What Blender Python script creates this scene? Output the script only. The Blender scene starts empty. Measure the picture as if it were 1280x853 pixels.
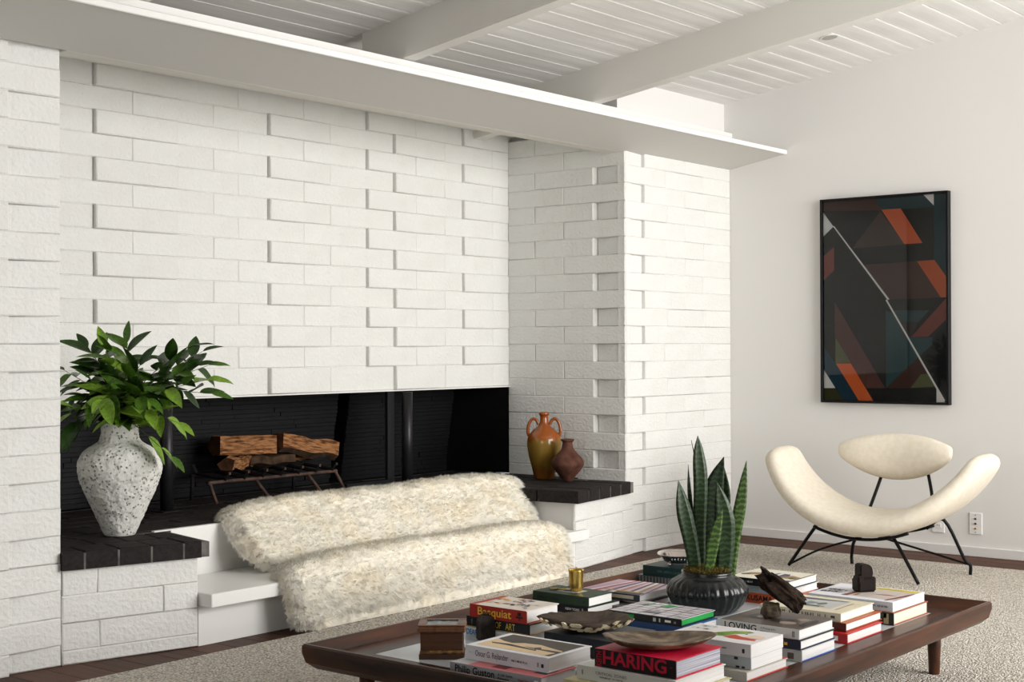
import bpy, bmesh, math, random
import numpy as np
from mathutils import Vector, Matrix, noise

random.seed(7)
rng = np.random.default_rng(11)
SC = bpy.context.scene
COL = SC.collection

# ------------------------------------------------------------------ camera
YAW, PITCH, ROLL, EYE = 0.8896, 0.0047, -0.0035, 1.1297
fw = Vector((math.sin(YAW) * math.cos(PITCH), math.cos(YAW) * math.cos(PITCH), math.sin(PITCH)))
rt = Vector((math.cos(YAW), -math.sin(YAW), 0.0))
up = rt.cross(fw)
rt, up = (math.cos(ROLL) * rt + math.sin(ROLL) * up, -math.sin(ROLL) * rt + math.cos(ROLL) * up)
cam_d = bpy.data.cameras.new('camera')
cam_d.sensor_width = 36.0
cam_d.lens = 36.0 * 1778.0 / 1280.0
cam_d.clip_start = 0.02
cam = bpy.data.objects.new('camera', cam_d)
cam.matrix_world = Matrix(((rt.x, up.x, -fw.x, 0), (rt.y, up.y, -fw.y, 0), (rt.z, up.z, -fw.z, EYE), (0, 0, 0, 1)))
COL.objects.link(cam)
SC.camera = cam

# ------------------------------------------------------------------ world, window light, exposure
W = bpy.data.worlds.new('daylight')
SC.world = W
W.use_nodes = True
W.node_tree.nodes['Background'].inputs[0].default_value = (0.80, 0.90, 1.0, 1)
W.node_tree.nodes['Background'].inputs[1].default_value = 1.2

def window_light(name, loc, rot, sx, sy, power, col):
    l = bpy.data.lights.new(name, 'AREA')
    l.shape = 'RECTANGLE'; l.size = sx; l.size_y = sy
    l.energy = power; l.color = col
    o = bpy.data.objects.new(name, l)
    o.location = loc; o.rotation_euler = rot
    COL.objects.link(o)
    return o
# daylight through the glazed garden side (behind the camera) and a side light added to lift the right wall
window_light('garden_window_light', (5.55, -1.28, 1.75), (math.radians(90), 0, 0), 3.4, 2.5, 350, (1.0, 0.976, 0.938))
window_light('added_side_light', (-2.78, 0.9, 1.6), (math.radians(90), 0, math.radians(-90)), 2.6, 1.8, 52, (1.0, 0.965, 0.91))

SC.view_settings.view_transform = 'Standard'
SC.view_settings.look = 'None'
SC.view_settings.exposure = 0.0
SC.view_settings.gamma = 1.0
SC.view_settings.use_curve_mapping = False

# ------------------------------------------------------------------ helpers
def srgb(r, g, b):
    def c(v):
        v /= 255.0
        return v / 12.92 if v <= 0.04045 else ((v + 0.055) / 1.055) ** 2.4
    return (c(r), c(g), c(b), 1.0)

MATS = {}
def mat(name, col=(200, 200, 200), rough=0.6, spec=0.3, metal=0.0, col2=None, scale=8.0, stretch=(1, 1, 1), detail=4,
        lo=0.35, hi=0.65, bump=0.0, bscale=40.0, bstretch=(1, 1, 1), bdist=0.01, coat=0.0, coord='Object'):
    if name in MATS:
        return MATS[name]
    m = bpy.data.materials.new(name)
    m.use_nodes = True
    nt = m.node_tree
    b = nt.nodes['Principled BSDF']
    b.inputs['Base Color'].default_value = srgb(*col)
    b.inputs['Roughness'].default_value = rough
    b.inputs['Specular IOR Level'].default_value = spec
    b.inputs['Metallic'].default_value = metal
    b.inputs['Coat Weight'].default_value = coat
    m.diffuse_color = srgb(*col)
    tc = None
    def mapping(st):
        nonlocal tc
        if tc is None:
            tc = nt.nodes.new('ShaderNodeTexCoord')
        mp = nt.nodes.new('ShaderNodeMapping')
        mp.inputs['Scale'].default_value = st
        nt.links.new(tc.outputs[coord], mp.inputs['Vector'])
        return mp
    if col2 is not None:
        mp = mapping(stretch)
        n = nt.nodes.new('ShaderNodeTexNoise')
        n.inputs['Scale'].default_value = scale
        n.inputs['Detail'].default_value = detail
        nt.links.new(mp.outputs[0], n.inputs['Vector'])
        r = nt.nodes.new('ShaderNodeValToRGB')
        r.color_ramp.elements[0].position = lo
        r.color_ramp.elements[1].position = hi
        r.color_ramp.elements[0].color = srgb(*col)
        r.color_ramp.elements[1].color = srgb(*col2)
        nt.links.new(n.outputs['Fac'], r.inputs['Fac'])
        nt.links.new(r.outputs['Color'], b.inputs['Base Color'])
    if bump > 0:
        mp = mapping(bstretch)
        n = nt.nodes.new('ShaderNodeTexNoise')
        n.inputs['Scale'].default_value = bscale
        n.inputs['Detail'].default_value = 5
        nt.links.new(mp.outputs[0], n.inputs['Vector'])
        bp = nt.nodes.new('ShaderNodeBump')
        bp.inputs['Strength'].default_value = bump
        bp.inputs['Distance'].default_value = bdist
        nt.links.new(n.outputs['Fac'], bp.inputs['Height'])
        nt.links.new(bp.outputs['Normal'], b.inputs['Normal'])
    MATS[name] = m
    return m

class MB:
    """collects geometry for one mesh"""
    def __init__(self):
        self.v = []; self.f = []; self.mi = []
    def add(self, verts, faces, mi=0):
        o = len(self.v)
        self.v.extend([tuple(p) for p in verts])
        for f in faces:
            self.f.append(tuple(i + o for i in f)); self.mi.append(mi)
    def box(self, x0, x1, y0, y1, z0, z1, mi=0):
        self.add([(x0, y0, z0), (x1, y0, z0), (x1, y1, z0), (x0, y1, z0), (x0, y0, z1), (x1, y0, z1), (x1, y1, z1), (x0, y1, z1)],
                 [(0, 3, 2, 1), (4, 5, 6, 7), (0, 1, 5, 4), (1, 2, 6, 5), (2, 3, 7, 6), (3, 0, 4, 7)], mi)
    def bbox(self, x0, x1, y0, y1, z0, z1, b=0.003, mi=0):
        """box with chamfered edges"""
        bm = bmesh.new()
        bmesh.ops.create_cube(bm, size=1.0)
        for v in bm.verts:
            v.co = Vector(((x0 + x1) / 2 + v.co.x * (x1 - x0), (y0 + y1) / 2 + v.co.y * (y1 - y0), (z0 + z1) / 2 + v.co.z * (z1 - z0)))
        bmesh.ops.bevel(bm, geom=list(bm.edges), offset=b, segments=1, affect='EDGES', profile=0.5)
        bm.verts.ensure_lookup_table(); bm.verts.index_update()
        self.add([v.co.copy() for v in bm.verts], [[v.index for v in f.verts] for f in bm.faces], mi)
        bm.free()
    def tube(self, pts, rad, n=10, mi=0, caps=True):
        pts = [Vector(p) for p in pts]
        rads = rad if isinstance(rad, (list, tuple)) else [rad] * len(pts)
        tang = []
        for i in range(len(pts)):
            a = pts[max(i - 1, 0)]; c = pts[min(i + 1, len(pts) - 1)]
            tang.append((c - a).normalized())
        t0 = tang[0]
        ref = Vector((0, 0, 1)) if abs(t0.z) < 0.9 else Vector((1, 0, 0))
        nrm = (ref - t0 * ref.dot(t0)).normalized()
        vs = []
        for i, p in enumerate(pts):
            t = tang[i]
            nrm = (nrm - t * nrm.dot(t)).normalized()
            bi = t.cross(nrm)
            for k in range(n):
                a = 2 * math.pi * k / n
                vs.append(p + (nrm * math.cos(a) + bi * math.sin(a)) * rads[i])
        fs = []
        for i in range(len(pts) - 1):
            for k in range(n):
                k2 = (k + 1) % n
                fs.append((i * n + k, i * n + k2, (i + 1) * n + k2, (i + 1) * n + k))
        if caps:
            fs.append(tuple(range(n - 1, -1, -1)))
            fs.append(tuple((len(pts) - 1) * n + k for k in range(n)))
        self.add(vs, fs, mi)
    def lathe(self, prof, n=48, mi=0, fun=None, cx=0, cy=0):
        vs = []; fs = []
        for j, (r, z) in enumerate(prof):
            for k in range(n):
                a = 2 * math.pi * k / n
                rr = fun(r, z, a, j) if fun else r
                vs.append((cx + rr * math.cos(a), cy + rr * math.sin(a), z))
        for j in range(len(prof) - 1):
            for k in range(n):
                k2 = (k + 1) % n
                fs.append((j * n + k, j * n + k2, (j + 1) * n + k2, (j + 1) * n + k))
        fs.append(tuple(range(n - 1, -1, -1)))
        fs.append(tuple((len(prof) - 1) * n + k for k in range(n)))
        self.add(vs, fs, mi)
    def mesh(self, name, mats, smooth=False):
        me = bpy.data.meshes.new(name)
        me.from_pydata(self.v, [], self.f)
        if not isinstance(mats, (list, tuple)):
            mats = [mats]
        for m in mats:
            me.materials.append(m)
        me.polygons.foreach_set('material_index', self.mi)
        if smooth:
            me.polygons.foreach_set('use_smooth', [True] * len(me.polygons))
        me.update()
        return me
    def build(self, name, mats, parent=None, smooth=False, loc=None):
        o = bpy.data.objects.new(name, self.mesh(name, mats, smooth))
        COL.objects.link(o)
        if loc is not None:
            o.location = loc
        if parent is not None:
            o.parent = parent
        return o

def empty(name, loc=(0, 0, 0), rz=0.0):
    o = bpy.data.objects.new(name, None)
    o.empty_display_size = 0.05
    o.location = loc; o.rotation_euler = (0, 0, rz)
    COL.objects.link(o)
    return o
def tag(o, label, cat, group=None):
    o['label'] = label; o['category'] = cat
    if group:
        o['group'] = group
    return o
def struct(o, label=None, cat=None):
    o['kind'] = 'structure'
    if label:
        o['label'] = label
    if cat:
        o['category'] = cat
    return o
def put(name, me, parent, M=None, loc=None):
    o = bpy.data.objects.new(name, me)
    COL.objects.link(o)
    o.parent = parent
    if M is not None:
        o.matrix_local = M
    if loc is not None:
        o.location = loc
    return o
def spline(pts, n=8):
    """Catmull-Rom through the points"""
    P = [Vector(p) for p in pts]
    P = [2 * P[0] - P[1]] + P + [2 * P[-1] - P[-2]]
    out = []
    for i in range(1, len(P) - 2):
        for k in range(n):
            t = k / n
            a, b, c, d = P[i - 1], P[i], P[i + 1], P[i + 2]
            out.append(0.5 * ((2 * b) + (c - a) * t + (2 * a - 5 * b + 4 * c - d) * t * t + (3 * b - a - 3 * c + d) * t ** 3))
    out.append(P[-2])
    return out

# ------------------------------------------------------------------ materials
m_brick = mat('painted_brick', (231, 231, 228), 0.55, 0.3, col2=(225, 224, 220), scale=3, bump=0.65, bscale=60, bdist=0.008)
m_mortar = mat('painted_mortar', (226, 225, 221), 0.6, 0.25, bump=0.6, bscale=90, bdist=0.004)
m_wall = mat('wall_paint', (226, 224, 221), 0.7, 0.2, bump=0.05, bscale=120, bdist=0.002)
m_white = mat('white_gloss_paint', (236, 235, 232), 0.4, 0.35)
m_soffit = mat('soffit_white_shaded', (206, 203, 198), 0.55, 0.25)  # white board; base colour darkened to deepen the shade on its underside
m_ceil = mat('ceiling_board_paint', (238, 236, 233), 0.5, 0.3, col2=(222, 220, 217), scale=6, stretch=(0.25, 3, 1), bump=0.25, bscale=14, bstretch=(0.4, 8, 1), bdist=0.004)
m_beam = mat('beam_paint', (226, 223, 217), 0.55, 0.25, bump=0.15, bscale=10, bstretch=(5, 0.5, 5), bdist=0.004)
m_gap = mat('dark_gap', (60, 55, 50), 0.9, 0.1)
m_hearth = mat('dark_hearth_brick', (27, 24, 24), 0.75, 0.2, col2=(42, 37, 36), scale=60, detail=6, bump=0.5, bscale=120, bdist=0.003)
m_hmortar = mat('grey_hearth_mortar', (124, 119, 115), 0.8, 0.2, col2=(84, 80, 77), scale=20)
m_black = mat('firebox_black', (9, 9, 10), 0.8, 0.1)
m_slate = mat('black_slate', (13, 14, 17), 0.6, 0.2, col2=(8, 9, 11), scale=6, bump=0.4, bscale=30, bstretch=(1, 1, 4), bdist=0.004)
m_steel = mat('black_steel', (28, 28, 30), 0.4, 0.4)
m_rodblack = mat('black_enamel_rod', (8, 8, 8), 0.4, 0.2)
m_fur_hide = mat('sheep_hide', (254, 248, 234), 0.9, 0.05)

def wood(name, c1, c2, stretch, scale=5, rough=0.4, spec=0.35, coat=0.0, lo=0.3, hi=0.7):
    return mat(name, c1, rough, spec, col2=c2, scale=scale, stretch=stretch, detail=6, lo=lo, hi=hi, bump=0.06, bscale=30, bstretch=stretch, bdist=0.002, coat=coat)
m_floor = [wood('walnut_floor_%d' % i, a, b, (14, 0.9, 1), 3.0, 0.5, 0.14) for i, (a, b) in enumerate([((58, 34, 23), (86, 54, 38)), ((70, 43, 30), (98, 63, 45)), ((52, 31, 21), (80, 49, 34))])]
m_table = wood('rosewood_table', (30, 16, 10), (92, 50, 26), (0.8, 16, 4), 3.0, 0.35, 0.35, 0.0)
m_tableY = wood('rosewood_table_end', (28, 15, 10), (84, 46, 24), (16, 0.8, 4), 3.0, 0.35, 0.35, 0.0)
m_panel = mat('white_glass_panel', (206, 212, 216), 0.12, 0.5)

def rug_material():
    m = bpy.data.materials.new('woven_rug'); m.use_nodes = True
    nt = m.node_tree; b = nt.nodes['Principled BSDF']
    b.inputs['Roughness'].default_value = 0.95; b.inputs['Specular IOR Level'].default_value = 0.05
    tc = nt.nodes.new('ShaderNodeTexCoord')
    v = nt.nodes.new('ShaderNodeTexVoronoi'); v.inputs['Scale'].default_value = 95
    mp = nt.nodes.new('ShaderNodeMapping'); mp.inputs['Scale'].default_value = (1, 1.6, 1)
    nt.links.new(tc.outputs['Object'], mp.inputs['Vector']); nt.links.new(mp.outputs[0], v.inputs['Vector'])
    n = nt.nodes.new('ShaderNodeTexNoise'); n.inputs['Scale'].default_value = 130; n.inputs['Detail'].default_value = 3
    nt.links.new(tc.outputs['Object'], n.inputs['Vector'])
    r = nt.nodes.new('ShaderNodeValToRGB')
    r.color_ramp.elements[0].position = 0.34; r.color_ramp.elements[0].color = srgb(150, 142, 130)
    r.color_ramp.elements[1].position = 0.6; r.color_ramp.elements[1].color = srgb(226, 219, 208)
    nt.links.new(n.outputs['Fac'], r.inputs['Fac'])
    nt.links.new(r.outputs['Color'], b.inputs['Base Color'])
    bp = nt.nodes.new('ShaderNodeBump'); bp.inputs['Strength'].default_value = 0.9; bp.inputs['Distance'].default_value = 0.012
    nt.links.new(v.outputs['Distance'], bp.inputs['Height']); bp.invert = True
    nt.links.new(bp.outputs['Normal'], b.inputs['Normal'])
    return m
m_rug = rug_material()

def glass_material(name, fac=0.06):
    m = bpy.data.materials.new(name); m.use_nodes = True
    nt = m.node_tree
    for n in list(nt.nodes):
        if n.type == 'BSDF_PRINCIPLED':
            nt.nodes.remove(n)
    out = nt.nodes['Material Output']
    t = nt.nodes.new('ShaderNodeBsdfTransparent'); g = nt.nodes.new('ShaderNodeBsdfGlossy'); g.inputs['Roughness'].default_value = 0.02
    fr = nt.nodes.new('ShaderNodeFresnel'); fr.inputs['IOR'].default_value = 1.5
    mx = nt.nodes.new('ShaderNodeMixShader')
    nt.links.new(fr.outputs[0], mx.inputs[0]); nt.links.new(t.outputs[0], mx.inputs[1]); nt.links.new(g.outputs[0], mx.inputs[2])
    nt.links.new(mx.outputs[0], out.inputs['Surface'])
    return m
m_glass = glass_material('clear_glass')

# ------------------------------------------------------------------ room dimensions
XW = 7.497          # right wall
YP = 4.3816         # right pier front
YL = 4.444          # left pier front
YM = 5.2025         # chimney breast above the firebox
XR = 6.3856         # return of the right pier
XL = 2.93           # right edge of the left pier
XB, YF = -2.6, -1.1 # walls behind the camera
CP = 0.0977         # course height on the piers
ZJ = 2.1256         # a bed joint on the piers
CM = 0.1016         # course height on the chimney breast
ZM = 2.2554
ZO = 0.9106         # top of the firebox opening
ZH = 0.405          # hearth top
ZU = 0.341          # underside of the hearth slab
def zc(y):          # sloping ceiling
    return 2.597 + 0.1424 * (4.419 - y)

def brick_mesh(L, H, pl, pr, j=0.0016, bev=0.0042, back=0.012, jit=0.001):
    """a block, local u along the wall (x), out of the wall (-y), up (z); pl / pr how far the ends stand proud"""
    def w(u):
        return pl + (pr - pl) * u / L
    u0, u1, z0, z1 = j * .5, L - j * .5, j * 0.12, H - j * 0.12
    J = lambda: random.uniform(-jit, jit)
    vs = []
    for (u, z) in ((u0 + bev, z0 + bev), (u1 - bev, z0 + bev), (u1 - bev, z1 - bev), (u0 + bev, z1 - bev)):
        vs.append((u, -w(u) + J(), z))
    for (u, z) in ((u0, z0), (u1, z0), (u1, z1), (u0, z1)):
        vs.append((u + J(), -w(u) + bev, z + J()))
    for (u, z) in ((u0, z0), (u1, z0), (u1, z1), (u0, z1)):
        vs.append((u, back, z))
    fs = [(0, 1, 2, 3)]
    for k in range(4):
        k2 = (k + 1) % 4
        fs.append((4 + k, 4 + k2, k2, k)); fs.append((8 + k, 8 + k2, 4 + k2, 4 + k))
    me = bpy.data.meshes.new('brick')
    me.from_pydata(vs, [], fs)
    me.materials.append(m_brick)
    me.update()
    return me

def lay(parent, org, ang, u0, u1, z0, z1, pl=0.006, pr=0.006, **k):
    """lay one brick; org = wall origin (x,y), ang = direction of u about z; the face looks to the right-hand side of u"""
    me = brick_mesh(u1 - u0, z1 - z0, pl, pr, **k)
    c, s = math.cos(ang), math.sin(ang)
    M = Matrix.Translation((org[0] + c * u0, org[1] + s * u0, z0)) @ Matrix.Rotation(ang, 4, 'Z')
    return put('brick', me, parent, M)

# ---- floor
fl = MB(); fl.box(XB - .2, XW + .2, YF - .2, 5.4, -0.12, -0.012)
floor = struct(fl.build('floor', m_gap), 'dark walnut plank floor', 'floor')
pw = 0.132
x = 2.2
i = 0
while x < XW:
    x1 = min(x + pw, XW)
    cut = random.uniform(3.0, 4.0)
    for (ya, yb) in ((YF, cut), (cut, 4.47)):
        b = MB(); b.bbox(0.0008, x1 - x - 0.0008, 0.0008, yb - ya - 0.0008, -0.012, 0.0, 0.0012)
        b.build('plank', m_floor[i % 3], floor, loc=(x, ya, 0)); i = (i * 7 + 3) % 31
    x = x1
b = MB(); b.box(XB, 2.2, YF, 4.47, -0.012, 0.0); b.build('planking', m_floor[0], floor)

# ---- right wall, baseboard
b = MB(); b.box(XW, XW + .15, YF - .2, 5.4, -0.1, 4.0)
wall_right = struct(b.build('wall_right', m_wall), 'smooth warm white side wall with the framed picture', 'wall')
b = MB(); b.bbox(XW - 0.014, XW, YF, YP - 0.004, 0.0, 0.053, 0.003)
struct(b.build('baseboard_right', mat('baseboard_paint', (222, 220, 218), 0.4, 0.35)), 'low white baseboard along the side wall', 'baseboard')

# ---- walls behind the camera, with the glazing that lights the room
b = MB()
b.box(XB - .15, XB, YF - .2, -0.5, -0.1, 4.0); b.box(XB - .15, XB, 2.3, 5.4, -0.1, 4.0)
b.box(XB - .15, XB, -0.5, 2.3, -0.1, 0.7); b.box(XB - .15, XB, -0.5, 2.3, 2.5, 4.0)
struct(b.build('wall_left', m_wall), 'white wall behind the camera with an added window opening', 'wall')
b = MB()
b.box(XB - .15, 3.5, YF - .15, YF, -0.1, 4.0); b.box(7.3, XW + .15, YF - .15, YF, -0.1, 4.0)
b.box(3.5, 7.3, YF - .15, YF, -0.1, 0.4); b.box(3.5, 7.3, YF - .15, YF, 3.1, 4.0)
struct(b.build('wall_front', m_wall), 'white garden wall behind the camera with large glazing', 'wall')
def window(n, along, p0, p1, z0, z1, fixed):
    root = struct(empty('window_%d' % n, (0, 0, 0)), 'white framed window pane behind the camera', 'window')
    t = 0.05
    def bx(a0, a1, c0, c1, nm, m, th):
        q = MB()
        if along == 'x':
            q.box(a0, a1, fixed - th, fixed + th, c0, c1)
        else:
            q.box(fixed - th, fixed + th, a0, a1, c0, c1)
        q.build(nm, m, root)
    bx(p0, p1, z0, z0 + t, 'frame_rail', m_white, .03); bx(p0, p1, z1 - t, z1, 'frame_rail', m_white, .03)
    bx(p0, p0 + t, z0 + t, z1 - t, 'frame_stile', m_white, .03); bx(p1 - t, p1, z0 + t, z1 - t, 'frame_stile', m_white, .03)
    bx(p0 + t, p1 - t, z0 + t, z1 - t, 'pane', m_glass, .003)
for k in range(3):
    window(k + 1, 'x', 3.5 + 3.8 / 3 * k, 3.5 + 3.8 / 3 * (k + 1), 0.4, 3.1, YF - .07)
window(4, 'y', -0.5, 2.3, 0.7, 2.5, XB - .07)  # extra unseen window, added to go with the side light

# ---- sloping board ceiling and beams
ang = math.atan(0.1424)
b = MB()
b.add([(XB - .2, YF - .2, zc(YF - .2) + .03), (XW + .2, YF - .2, zc(YF - .2) + .03), (XW + .2, 5.4, zc(5.4) + .03), (XB - .2, 5.4, zc(5.4) + .03),
       (XB - .2, YF - .2, zc(YF - .2) + .15), (XW + .2, YF - .2, zc(YF - .2) + .15), (XW + .2, 5.4, zc(5.4) + .15), (XB - .2, 5.4, zc(5.4) + .15)],
      [(0, 1, 2, 3), (7, 6, 5, 4), (0, 4, 5, 1), (1, 5, 6, 2), (2, 6, 7, 3), (3, 7, 4, 0)])
ceiling = struct(b.build('ceiling', m_gap), 'sloping white board ceiling with exposed beams', 'ceiling')
bw = 0.1222
cb = MB()
wl = bw / math.cos(ang)
g, ch = 0.0012, 0.0042
sec = [(g, 0.03), (g, ch), (g + ch, 0), (wl - g - ch, 0), (wl - g, ch), (wl - g, 0.03)]
vs = []
for xx in (XB, XW):
    vs += [(xx, y, z) for (y, z) in sec]
cb.add(vs, [(k, k + 1, k + 7, k + 6) for k in range(5)] + [(0, 6, 11, 5)])
me = cb.mesh('board', m_ceil)
yb = 4.309 + bw * 8
while yb > YF + bw:
    M = Matrix.Translation((0, yb - bw, zc(yb - bw))) @ Matrix.Rotation(-ang, 4, 'X')
    put('board', me, ceiling, M)
    yb -= bw
def beam(x0, x1, h, label, ybk=5.2):
    b = MB()
    ya = YF
    b.add([(x0, ya, zc(ya) - h), (x1, ya, zc(ya) - h), (x1, ybk, zc(ybk) - h), (x0, ybk, zc(ybk) - h),
           (x0, ya, zc(ya) + .02), (x1, ya, zc(ya) + .02), (x1, ybk, zc(ybk) + .02), (x0, ybk, zc(ybk) + .02)],
          [(0, 3, 2, 1), (4, 5, 6, 7), (0, 1, 5, 4), (1, 2, 6, 5), (2, 3, 7, 6), (3, 0, 4, 7)])
    o = b.build('ceiling_beam', m_beam)
    bm = bmesh.new(); bm.from_mesh(o.data)
    bmesh.ops.bevel(bm, geom=list(bm.edges), offset=0.004, segments=2, affect='EDGES')
    bm.to_mesh(o.data); bm.free()
    return struct(o, label, 'beam')
beam(4.615, 4.70, 0.182, 'white ceiling beam crossing above the log grate', 4.62)
beam(6.055, 6.14, 0.187, 'white ceiling beam crossing above the brick pier')
beam(3.17, 3.255, 0.185, 'white ceiling beam crossing above the leafy vase', 4.62)

# ---- chimney breast
b = MB(); b.box(XL + .05, XR + .1, YM, YM + .06, ZO, zc(YM) + .02); b.box(XL + .05, XR + .1, YM + .06, 5.75, ZO, zc(YM) + .02)
wall_f = struct(b.build('wall_fireplace', m_mortar), 'white painted brick chimney breast with staggered proud blocks', 'wall')
A = [2.985, 3.17, 3.584, 4.024, 4.376, 4.79, 5.223, 5.60, 5.977, XR]
B = [2.985, 3.38, 3.783, 4.229, 4.558, 4.968, 5.425, 5.83, 6.24, XR]
PA = {3.584: (.026, .016), 5.223: (.026, .006), 5.977: (.024, .006)}
PB = {4.558: (.026, .007), 5.425: (.026, .006)}
for k in range(-2, 13):
    z1 = ZM - k * CM; z0 = z1 - CM
    if k == 12:
        z0 = ZO
    J, P = (B, PB) if k % 2 == 0 else (A, PA)
    for q in range(len(J) - 1):
        pl, pr = P.get(J[q], (.004 + random.uniform(-.001, .002), .004 + random.uniform(-.001, .002)))
        lay(wall_f, (0, YM), 0, J[q], J[q + 1], z0, min(z1, 2.46), pl, pr)
b = MB(); b.bbox(XL + .05, XR - .003, YM - .012, YM + .1, ZO - .008, ZO - .001, .001)
struct(b.build('trim_1', m_white), 'thin white steel lintel edge over the firebox opening', 'trim')

# ---- right pier: return face and front face
b = MB(); b.box(XR + .045, XW, YP + .045, YM + .02, -0.02, 2.40)
pier = struct(b.build('wall_pier', m_mortar), 'white painted brick pier beside the firebox with notched corner', 'wall')
for k in range(-2, 22):
    z1 = ZJ - k * CP; z0 = max(z1 - CP, 0.001)
    z1 = min(z1, 2.38)
    even = k % 2 == 0
    # return face (looks towards -X): u runs along -Y from the back
    uo = (XR, YM)
    def yb_(y): return YM - y
    if z1 > 0.36:
        if even:
            lay(pier, uo, -math.pi / 2, 0.0, yb_(5.004), z0, z1, .003, .003, back=.05)
            lay(pier, uo, -math.pi / 2, yb_(5.004), yb_(4.594), z0, z1, .003, .003, back=.05)
            lay(pier, uo, -math.pi / 2, yb_(4.594), yb_(YP) - .001, z0, z1, -.036, .002, back=.05)
        else:
            lay(pier, uo, -math.pi / 2, 0.0, yb_(4.799), z0, z1, .003, .003, back=.05)
            lay(pier, uo, -math.pi / 2, yb_(4.799), yb_(YP) - .001, z0, z1, .003, .002, back=.05)
    # front face (looks towards -Y)
    fo = (XR, YP)
    s = random.uniform(-.02, .02)
    if not even:
        lay(pier, fo, 0, .002, .188, z0, z1, .002, -.018, back=.05)
        lay(pier, fo, 0, .188, .60, z0, z1, .003, .003, back=.05)
        lay(pier, fo, 0, .60, XW - XR, z0, z1, .003, .003, back=.05)
    else:
        lay(pier, fo, 0, .002, .395 + s, z0, z1, .002, .003, back=.05)
        lay(pier, fo, 0, .395 + s, .80 + s, z0, z1, .003, .003, back=.05)
        lay(pier, fo, 0, .80 + s, XW - XR, z0, z1, .003, .003, back=.05)
b = MB(); b.box(XR - .02, XW, 4.419, YM + .1, 2.40, zc(4.419) + .02)
struct(b.build('wall_upper', m_wall), 'smooth white wall above the brick pier', 'wall')

# ---- left pier
b = MB(); b.box(XB, XL - .03, YL + .045, 5.75, -0.02, zc(YL) + .02)
lp = struct(b.build('wall_back', m_mortar), 'white painted brick pier left of the fireplace', 'wall')
b2 = MB(); b2.box(XB, 1.9, YL, YL + .05, 0, zc(YL)); b2.build('plain_face', m_brick, lp)
for k in range(-4, 22):
    z1 = ZJ - k * CP; z0 = max(z1 - CP, 0.001)
    if k % 2:
        lay(lp, (0, YL), 0, 1.9, 2.30, z0, z1, .003, .003, back=.05)
        lay(lp, (0, YL), 0, 2.30, 2.722, z0, z1, .003, .004, back=.05)
        lay(lp, (0, YL), 0, 2.722, XL - .004, z0, z1, -.026, .001, back=.05)
    else:
        lay(lp, (0, YL), 0, 1.9, 2.12, z0, z1, .003, .003, back=.05)
        lay(lp, (0, YL), 0, 2.12, 2.52, z0, z1, .003, .003, back=.05)
        lay(lp, (0, YL), 0, 2.52, XL - .003, z0, z1, .004, .002, back=.05)
    lay(lp, (XL - .002, 0), math.pi / 2, YL + .05, 4.85, z0, z1, .0, .0, back=.05)
    lay(lp, (XL - .002, 0), math.pi / 2, 4.85, YM, z0, z1, .0, .0, back=.05)

# ---- soffit light shelf
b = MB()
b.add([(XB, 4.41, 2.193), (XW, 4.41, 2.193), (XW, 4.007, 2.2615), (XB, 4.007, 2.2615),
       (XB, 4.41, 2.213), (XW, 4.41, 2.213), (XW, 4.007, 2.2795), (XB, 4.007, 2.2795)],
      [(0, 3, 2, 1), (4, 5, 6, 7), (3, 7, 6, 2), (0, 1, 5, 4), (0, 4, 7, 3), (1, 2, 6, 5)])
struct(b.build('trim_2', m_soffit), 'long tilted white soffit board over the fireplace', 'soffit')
b = MB(); b.bbox(XB, XW, 3.995, 4.0065, 2.2585, 2.284, .003)
struct(b.build('trim_3', m_white), 'slim white edge moulding of the soffit board', 'trim')
b = MB(); b.box(XB, XW, 4.364, 4.409, 2.2145, 2.417); b.box(XB, XR - .025, 4.409, 4.425, 2.36, 2.417)
struct(b.build('trim_4', m_white), 'white fascia board standing above the soffit', 'trim')
b = MB(); b.bbox(XL + .002, XR - .002, 4.412, 4.50, 2.1925, 2.34, .002); b.box(XL + .002, XR - .002, 4.50, YM - .035, 2.345, 2.36)
struct(b.build('trim_5', mat('header_paint', (222, 219, 210), 0.55, 0.25)), 'white header board spanning between the two piers', 'trim')

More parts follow.
